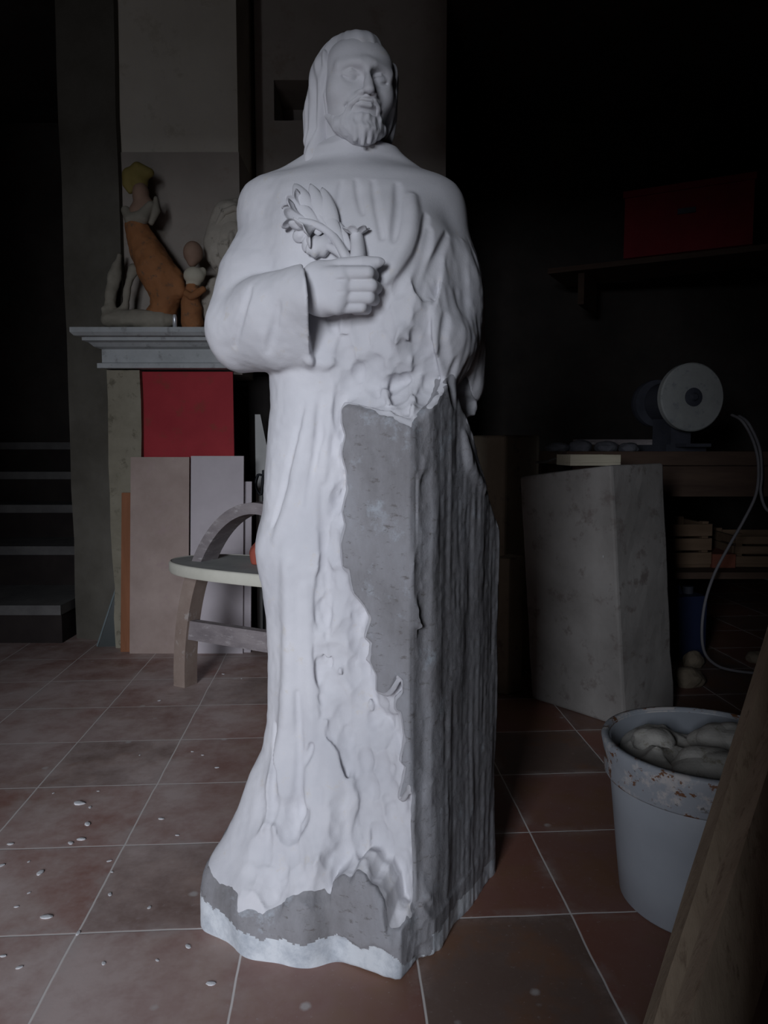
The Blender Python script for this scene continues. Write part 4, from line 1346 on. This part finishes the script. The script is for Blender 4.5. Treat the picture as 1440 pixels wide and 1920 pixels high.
# bench grinder
gc = U(1299, 744, 3.42)
gr = thing('bench_grinder', 'bench grinder with one large pale grinding wheel on the workbench', 'grinder', (gc[0], 3.50, BZ), math.radians(9))
M_wheel = mottled('pale_grinding_wheel', srgb(150, 152, 150), srgb(170, 172, 170), 6, .9, .3, 60, c3=srgb(136, 140, 142))
M_cast = mottled('dark_cast_iron', srgb(58, 60, 68), srgb(74, 76, 86), 8, .6, .2, 40)
wz = gc[2] - BZ
WR = .155
def disc(prof, seg, name, mat, parent, y0, z0, x0=0.0):
    bm = lathe_bm(prof, seg)
    for v in bm.verts:
        x, y, z = v.co
        v.co = Vector((x + x0, -z + y0, y + z0))
    return bm_obj(name, bm, mat, parent, bevel=0)
wheel = disc([(.012, 0), (WR - .006, 0), (WR, .006), (WR, .034), (WR - .006, .040), (.012, .040)], 72, 'grinding_wheel', M_wheel, gr, -.02, wz)
disc([(.040, -.0005), (.042, .006), (.020, .010), (.012, .022), (.0001, .022)], 32, 'flange', M_cast, wheel, -.0605, wz)
disc([(.015, 0), (.075, .0), (.095, .03), (.098, .20), (.080, .235), (.015, .24)], 40, 'motor', M_cast, gr, .235, wz - .01)
disc([(.010, 0), (.010, .06)], 16, 'shaft', M_cast, gr, .02, wz)
disc([(.05, 0), (.115, .0), (.118, .025), (.115, .05), (.05, .05)], 40, 'guard', M_cast, gr, .30, wz - .01)
bm = box_bm(-.10, .10, -.02, .26, 0, .03); box_bm(-.05, .05, .03, .20, .03, wz - .08, bm)
bm_obj('pedestal', bm, M_cast, gr, bevel=.004)
bm_obj('tool_rest', box_bm(-.06, .06, -.12, -.03, .02, .035), M_cast, gr, bevel=.003)

# grey cables hanging from the bench
M_gcable = mottled('grey_cable', srgb(120, 118, 122), srgb(138, 136, 140), 10, .6, 0)
YC = 3.23
def cab_(pts, r, label):
    P = [U(a, b, YC + (c[0] if c else 0)) for a, b, *c in pts]
    for p in P: p[2] = max(p[2], .012)
    return tag(bm_obj('hanging_cable', tube_bm(catmull(P, 7), r, 8), M_gcable, smooth=True), label, 'cable')
cab_([(1372, 778, .10), (1392, 790), (1412, 826), (1422, 870), (1418, 925), (1395, 975), (1368, 1022), (1340, 1075), (1322, 1130), (1316, 1185), (1322, 1225), (1345, 1248), (1380, 1258), (1430, 1268)], .0065, 'thin grey cable looping from the bench down to the floor')
cab_([(1386, 780, .10), (1404, 795, .02), (1424, 840, .02), (1428, 890, .02), (1426, 920, .02), (1434, 950, .02), (1450, 965, .02), (1480, 985, .03)], .0065, 'short grey cable running off beside the looping cable')

# stones and boards on the bench
M_frag = mottled('grey_fragments', srgb(84, 84, 90), srgb(104, 104, 110), 8, .9, .4, 30)
def lump(name, c, r, seed, mat, label, cat, group=None, sub=3):
    bm = bmesh.new(); bmesh.ops.create_icosphere(bm, subdivisions=sub, radius=1)
    P = np.array([v.co[:] for v in bm.verts])
    n_ = 1 + .30 * facets(P + seed * 7.3, .9, seed, .8) + .08 * vnoise(P, 2.2, seed)
    zc = []
    for v, k in zip(bm.verts, n_):
        v.co = Vector((v.co.x * r[0] * k, v.co.y * r[1] * k, max(v.co.z * k, -.55) * r[2]))
    m = min(v.co.z for v in bm.verts)
    for v in bm.verts: v.co.z -= m
    o = bm_obj(name, bm, mat); o.location = c
    return tag(o, label, cat, group)
for i, (px, r, lab) in enumerate(((1046, (.050, .05, .026), 'small grey stone fragment at the left end of the bench top'), (1090, (.05, .05, .034), 'rounded grey stone fragment second along the bench top'), (1136, (.052, .05, .030), 'broad grey stone fragment third along the bench top'), (1180, (.045, .05, .026), 'grey stone fragment nearest the grinder on the bench'))):
    p = U(px, 800, 3.50)
    lump('stone_fragment', (p[0], 3.50, BZ), r, 20 + i, M_frag, lab, 'stone', 'stone fragments on the bench')
p0 = U(1000, 756, 3.85)[0]
o = bm_obj('bench_plank', box_bm(-.38, .38, -.06, .06, 0, .03), M_bench, bevel=.003); o.location = (1.26, 3.95, BZ)
tag(o, 'dark plank lying along the back of the bench behind the fragments', 'plank')
o = bm_obj('bench_board', box_bm(-.30, .30, -.05, .05, 0, .028), M_wood_grey, bevel=.003); o.location = (1.30, 3.95, BZ + .031); o.rotation_euler = (0, 0, .05)
tag(o, 'thin grey board lying on the dark plank at the back of the bench', 'board')

# below the bench
M_crate = mottled('old_crate_wood', srgb(104, 84, 66), srgb(124, 102, 82), 5, .85, .3, 30, sc=(.6, 4, 4))
M_brick = mottled('dull_red_brick', srgb(120, 70, 56), srgb(140, 84, 66), 8, .9, .3, 30)
M_blue = mottled('dark_blue_plastic', srgb(36, 44, 72), srgb(44, 54, 84), 5, .5, 0)
M_rub = mottled('rubble_stone', srgb(124, 112, 96), srgb(146, 134, 116), 6, .9, .4, 30)
def crate(loc, rz, s, label, slats=3, mat=M_crate):
    r = thing('wooden_crate', label, 'crate', loc, rz)
    x, y, z = s
    bm_obj('bottom', box_bm(-x, x, -y, y, 0, .014), mat, r)
    for k in range(slats):
        z0 = .016 + k * (z - .016) / slats; z1 = z0 + (z - .016) / slats - .012
        for sg in (-1, 1):
            bm_obj('slat', box_bm(-x, x, sg * y - .008, sg * y + .008, z0, z1), mat, r)
            bm_obj('slat', box_bm(sg * x - .008, sg * x + .008, -y + .0085, y - .0085, z0, z1), mat, r)
    for sx in (-1, 1):
        for sy in (-1, 1):
            bm_obj('post', box_bm(sx * (x - .025) - .015, sx * (x - .025) + .015, sy * (y - .025) - .015, sy * (y - .025) + .015, .0145, z), mat, r)
    return r
crate((1.36, 3.70, .431), .08, (.19, .15, .22), 'slatted wooden crate on the bench shelf right of the grey block')
crate((1.93, 3.72, .431), -.05, (.24, .15, .16), 'low slatted crate on the bench shelf behind the hanging cable')
for i, (x, z, lab) in enumerate(((1.62, .431, 'dull red brick lying on the bench shelf between the crates'),)):
    o = bm_obj('red_brick', box_bm(-.055, .055, -.11, .11, 0, .065), M_brick, bevel=.004); o.location = (x, 3.66, z); tag(o, lab, 'brick')
can = thing('blue_canister', 'dark blue plastic canister on the floor beside the big grey block', 'canister', (1.42, 3.58, 0), .2)
bm_obj('body', box_bm(-.10, .10, -.08, .08, 0, .30), M_blue, can, bevel=.02)
bm_obj('cap', lathe_bm([(.025, .301), (.025, .335), (.0001, .336)], 20, cx=.05), M_cast, can)
bm_obj('handle', tube_bm([(-.07, 0, .296), (-.06, 0, .33), (0, 0, .335), (.012, 0, .298)], .010, 8), M_blue, can)
for i, (px, py, r, lab) in enumerate(((1290, 1285, (.06, .06, .05), 'buff rubble stone on the floor at the foot of the big grey block'), (1300, 1250, (.045, .04, .045), 'smaller rubble stone lying behind the buff one by the block'), (1420, 1240, (.05, .05, .03), 'flat rubble stone lying by the end of the looping cable'))):
    g = G(px, py)
    lump('rubble_stone', (g[0], g[1], 0), r, 40 + i, M_rub, lab, 'stone', 'rubble under the bench')
for i, (x0, y0, x1, y1, lab) in enumerate((((1.75), 3.25, 2.6, 3.5, 'long dark timber lying on the floor under the bench'),)):
    bm = bmesh.new(); L_ = math.hypot(x1 - x0, y1 - y0)
    o = bm_obj('floor_timber', box_bm(0, L_, -.05, .05, 0, .07), M_crate, bevel=.004); o.location = (x0, y0, 0); o.rotation_euler = (0, 0, math.atan2(y1 - y0, x1 - x0))
    tag(o, lab, 'timber')

# red box on a wall shelf
sh = thing('wall_shelf', 'dark wall shelf high on the right carrying a red box', 'shelf', (2.05, 4.75, U(1220, 470, 4.6)[2] - .035), math.radians(-28))
bm_obj('shelf_board', box_bm(-1.0, 1.0, -.2, .25, 0, .033), M_bench, sh)
for x in (-.8, .8):
    bm_obj('bracket', box_bm(x - .02, x + .02, -.12, .25, -.20, -.001), M_bench, sh)
sh2 = (sh.location[2] + .034)
rb = thing('red_box', 'dull red box standing on the dark wall shelf', 'box', (1.86, 4.72, sh2), math.radians(-28))
M_redbox = mottled('dull_red_plastic', srgb(120, 24, 34), srgb(136, 30, 40), 5, .7, 0)
bm_obj('body', box_bm(-.36, .36, -.12, .14, 0, .36), M_redbox, rb, bevel=.012)
bm_obj('lid', box_bm(-.37, .37, -.13, .15, .361, .40), M_redbox, rb, bevel=.008)
bm_obj('handle', box_bm(-.05, .05, -.135, -.121, .22, .25), M_cast, rb)
pbk = bm_obj('wall_post', box_bm(2.78, 2.92, 5.0, 5.2, 0, 3.39), M_bench)
tag(pbk, 'dark upright timber post behind the wall shelf', 'post')

# ================================================================== bucket of plaster
bc = np.array((.705, 1.60))
BH = .362
def bucket_mat(stain):
    t = NT('bucket_plastic_stained' if stain else 'bucket_plastic')
    c = t.ramp(t.noise(5, 4, .6), [(.3, srgb(162, 168, 176)), (.7, srgb(176, 181, 188))])
    if stain:
        c = t.mix(t.ramp(t.noise(16, 6, .72), [(.50, W0), (.58, W1)]), c, srgb(206, 202, 200))
        c = t.mix(t.ramp(t.noise(21, 5, .7, sc=(1, 1, 1.3)), [(.56, W0), (.59, W1)]), c, srgb(128, 88, 60))
        c = t.mix(t.ramp(t.noise(33, 5, .7), [(.63, W0), (.66, W1)]), c, srgb(120, 116, 112))
    t.col(c); t.bump(t.noise(30, 5, .7), .25 if stain else .06, .004)
    return t.set(.5, spec=.4)
M_bk, M_bks = bucket_mat(False), bucket_mat(True)
bk = thing('plaster_bucket', 'white plastic bucket with a plaster caked rim full of dried plaster', 'bucket', (bc[0], bc[1], 0))
r0, r1 = .172, .208
rr_ = lambda z: r0 + (r1 - r0) * z / BH
prof = [(.001, 0), (r0 - .006, 0), (r0, .006), (rr_(.26), .26), (rr_(.26) - .003, .262), (rr_(.06) - .004, .06), (.001, .05)]
body_b = bm_obj('body', lathe_bm([(.001, 0), (r0 - .006, 0), (r0, .006), (rr_(.1), .1), (rr_(.2), .2), (rr_(BH - .004), BH - .004), (rr_(BH) - .005, BH - .004), (rr_(.12) - .006, .12), (.001, .10)], 80), M_bk, bk, True)
zr = BH - .085
rim = bm_obj('rim', lathe_bm([(rr_(zr) + .0015, zr), (rr_(zr) + .010, zr + .001), (rr_(zr) + .013, zr + .006), (rr_(zr) + .012, zr + .040), (rr_(zr) + .0135, zr + .046), (r1 + .012, BH - .006), (r1 + .009, BH), (r1 - .002, BH + .001), (r1 - .0055, BH - .006), (r1 - .006, BH - .06), (r1 - .0045, BH - .06), (r1 + .001, BH - .005)], 80, closed_ends=False), M_bks, bk, True)
rim['label'] = 'plaster caked rim with brown stains'
M_plin = mottled('dried_plaster', srgb(186, 182, 174), srgb(206, 203, 196), 9, .92, .5, 40, c3=srgb(152, 146, 130))
# caked plaster lining and the lumps inside
f = Field()
f.ell((bc[0], bc[1], .232), (r1 - .010, r1 - .010, .085))
f.ell((bc[0] - .09, bc[1] + .06, .275), (.085, .07, .055), k=.04)
f.ell((bc[0] + .03, bc[1] + .11, .275), (.11, .06, .055), k=.04)
f.ell((bc[0] - .13, bc[1] - .03, .275), (.06, .09, .055), k=.04)
f.ell((bc[0] - .05, bc[1] + .14, .300), (.12, .05, .045), k=.04)
f.ell((bc[0] + .02, bc[1] - .12, .260), (.10, .06, .05), k=.04)
def fill_post(P, d):
    m = np.abs(d) < .03
    d[m] += facets(P[m], .07, 71, 1.1) * .35 + vnoise(P[m], 60, 72) * .002
    return np.maximum(d, np.hypot(P[:, 0] - bc[0], P[:, 1] - bc[1]) - (rr_(np.clip(P[:, 2], 0, BH)) - .0075))
f.post = fill_post
v, q = polygonise(f, (bc[0] - .2, bc[1] - .2, .09), (bc[0] + .2, bc[1] + .2, .36), .006)
pf = put('plaster_filling', mesh_from('plaster_filling', v - np.array((bc[0], bc[1], 0)), q), M_plin, bk)
for i, (dx, dy, dz, r, lab) in enumerate(((.0, -.04, .280, (.085, .065, .050), 'rounded dried plaster lump near the front inside the bucket'), (.075, .075, .300, (.070, .055, .045), 'dried plaster lump at the back inside the bucket'),
                                          (.125, -.05, .285, (.050, .05, .05), 'dried plaster lump at the right inside the bucket'), (-.085, .08, .310, (.045, .045, .03), 'small dried plaster lump against the back left wall of the bucket'))):
    lump('plaster_lump', (bc[0] + dx, bc[1] + dy, dz), r, 80 + i, M_plin, lab, 'plaster lump', 'plaster lumps in the bucket', 4)

# ================================================================== timbers in the right foreground
M_plank = mottled('weathered_timber', srgb(160, 142, 122), srgb(184, 166, 144), 4, .85, .4, 30, sc=(6, 6, .5), c3=srgb(140, 122, 104))
def timber(b, t, w, th, ang, label, name='leaning_timber'):
    b, t = Vector(b), Vector(t)
    ax = (t - b); L_ = ax.length; ax.normalize()
    side = Vector((math.cos(ang), math.sin(ang), 0)); side = (side - ax * side.dot(ax)).normalized()
    fr = ax.cross(side)
    bm = bmesh.new(); rings = []
    n = 14
    for i in range(n + 1):
        c = b + ax * (L_ * i / n)
        rings.append([tuple(c + side * (sx * w / 2 + random.uniform(-.0015, .0015)) + fr * (sy * th / 2 + random.uniform(-.001, .001))) for sx, sy in ((-1, -1), (1, -1), (1, 1), (-1, 1))])
    loft_bm(rings, bm)
    m = min(v.co.z for v in bm.verts)
    for v in bm.verts: v.co.z -= m
    return tag(bm_obj(name, bm, M_plank, bevel=.004), label, 'timber')
struct('wall_right_end', box_bm(1.30, 1.44, -1.5, 1.62, 0, 3.4), M_dark)
def leaning(pl, ph, w, th, ang, label):
    d = (ph - pl)
    b = pl - d * (pl[2] / d[2])
    t = pl + d * ((1.165 - pl[0]) / d[0])
    return timber(b, t, w, th, ang, label)
leaning(U(1309, 1758, 1.16), U(1462, 1262, 1.26), .060, .045, -.1, 'rough grey timber leaning nearest the plaster bucket')
leaning(U(1405, 1700, 1.08), U(1500, 1390, 1.14), .085, .045, .05, 'wider rough timber leaning at the right edge before the first one')

# ================================================================== chips of stone on the floor
chips = [(775, 347, 11), (1085, 218, 10), (1175, 240, 8), (935, 595, 7), (985, 612, 7), (1055, 673, 9), (680, 612, 6), (385, 848, 22), (438, 866, 9), (425, 948, 15), (395, 1022, 14), (345, 1040, 12), (785, 922, 11), (862, 1002, 7),
         (260, 797, 6), (478, 787, 6), (50, 1045, 11), (195, 1185, 15), (532, 1127, 8), (545, 1180, 6), (80, 1350, 7), (225, 1400, 17), (535, 1290, 9), (727, 1353, 8), (95, 1645, 9), (15, 1590, 8), (380, 1478, 9), (140, 1282, 6), (140, 1130, 6),
         (915, 1543, 10), (765, 1610, 6), (505, 1625, 8), (1025, 1725, 12), (5, 1150, 12)]
M_chip = mottled('white_stone_chip', srgb(206, 206, 208), srgb(222, 222, 224), 20, .9, .2, 60)
chip0 = None
for i, (cx, cy, s) in enumerate(chips):
    g = G(cx * .3855, 1180 + cy * .3855)
    if chip0 is None or i < 4:
        bm = bmesh.new(); bmesh.ops.create_icosphere(bm, subdivisions=2, radius=1)
        P = np.array([v.co[:] for v in bm.verts]); k = 1 + .45 * facets(P + i * 3.1, .9, 90 + i, 1.0)
        for v, kk in zip(bm.verts, k): v.co = Vector((v.co.x * kk, v.co.y * kk * .6, max(v.co.z * kk, -.5) * .35))
        m = min(v.co.z for v in bm.verts)
        for v in bm.verts: v.co.z -= m
        o = bm_obj('stone_chip', bm, M_chip)
        protos = [o] if i == 0 else protos + [o]
        chip0 = o
    else:
        o = protos[i % 4].copy(); COL.objects.link(o)
    o.location = (g[0], g[1], 0)
    sc_ = s * .00072
    o.scale = (sc_, sc_, sc_ * .55); o.rotation_euler = (0, 0, random.uniform(0, 6.28))
    tag(o, 'small white stone chip lying on the dusty floor tiles left of the statue', 'stone chip', 'stone chips on the floor tiles')
# crumbs heaped along the left foot of the statue
for i, (px, py, s) in enumerate(((399, 1690, 12), (408, 1706, 9), (421, 1723, 11), (437, 1737, 8), (452, 1747, 8), (404, 1722, 6), (392, 1702, 6), (430, 1744, 5))):
    g = G(px, py); o = protos[i % 4].copy(); COL.objects.link(o)
    o.location = (g[0] - .010, g[1] - .012, 0); sc_ = s * .0009; o.scale = (sc_, sc_, sc_); o.rotation_euler = (0, 0, i)
    tag(o, 'white stone crumb at the left foot of the statue base', 'stone chip', 'crumbs at the statue base')
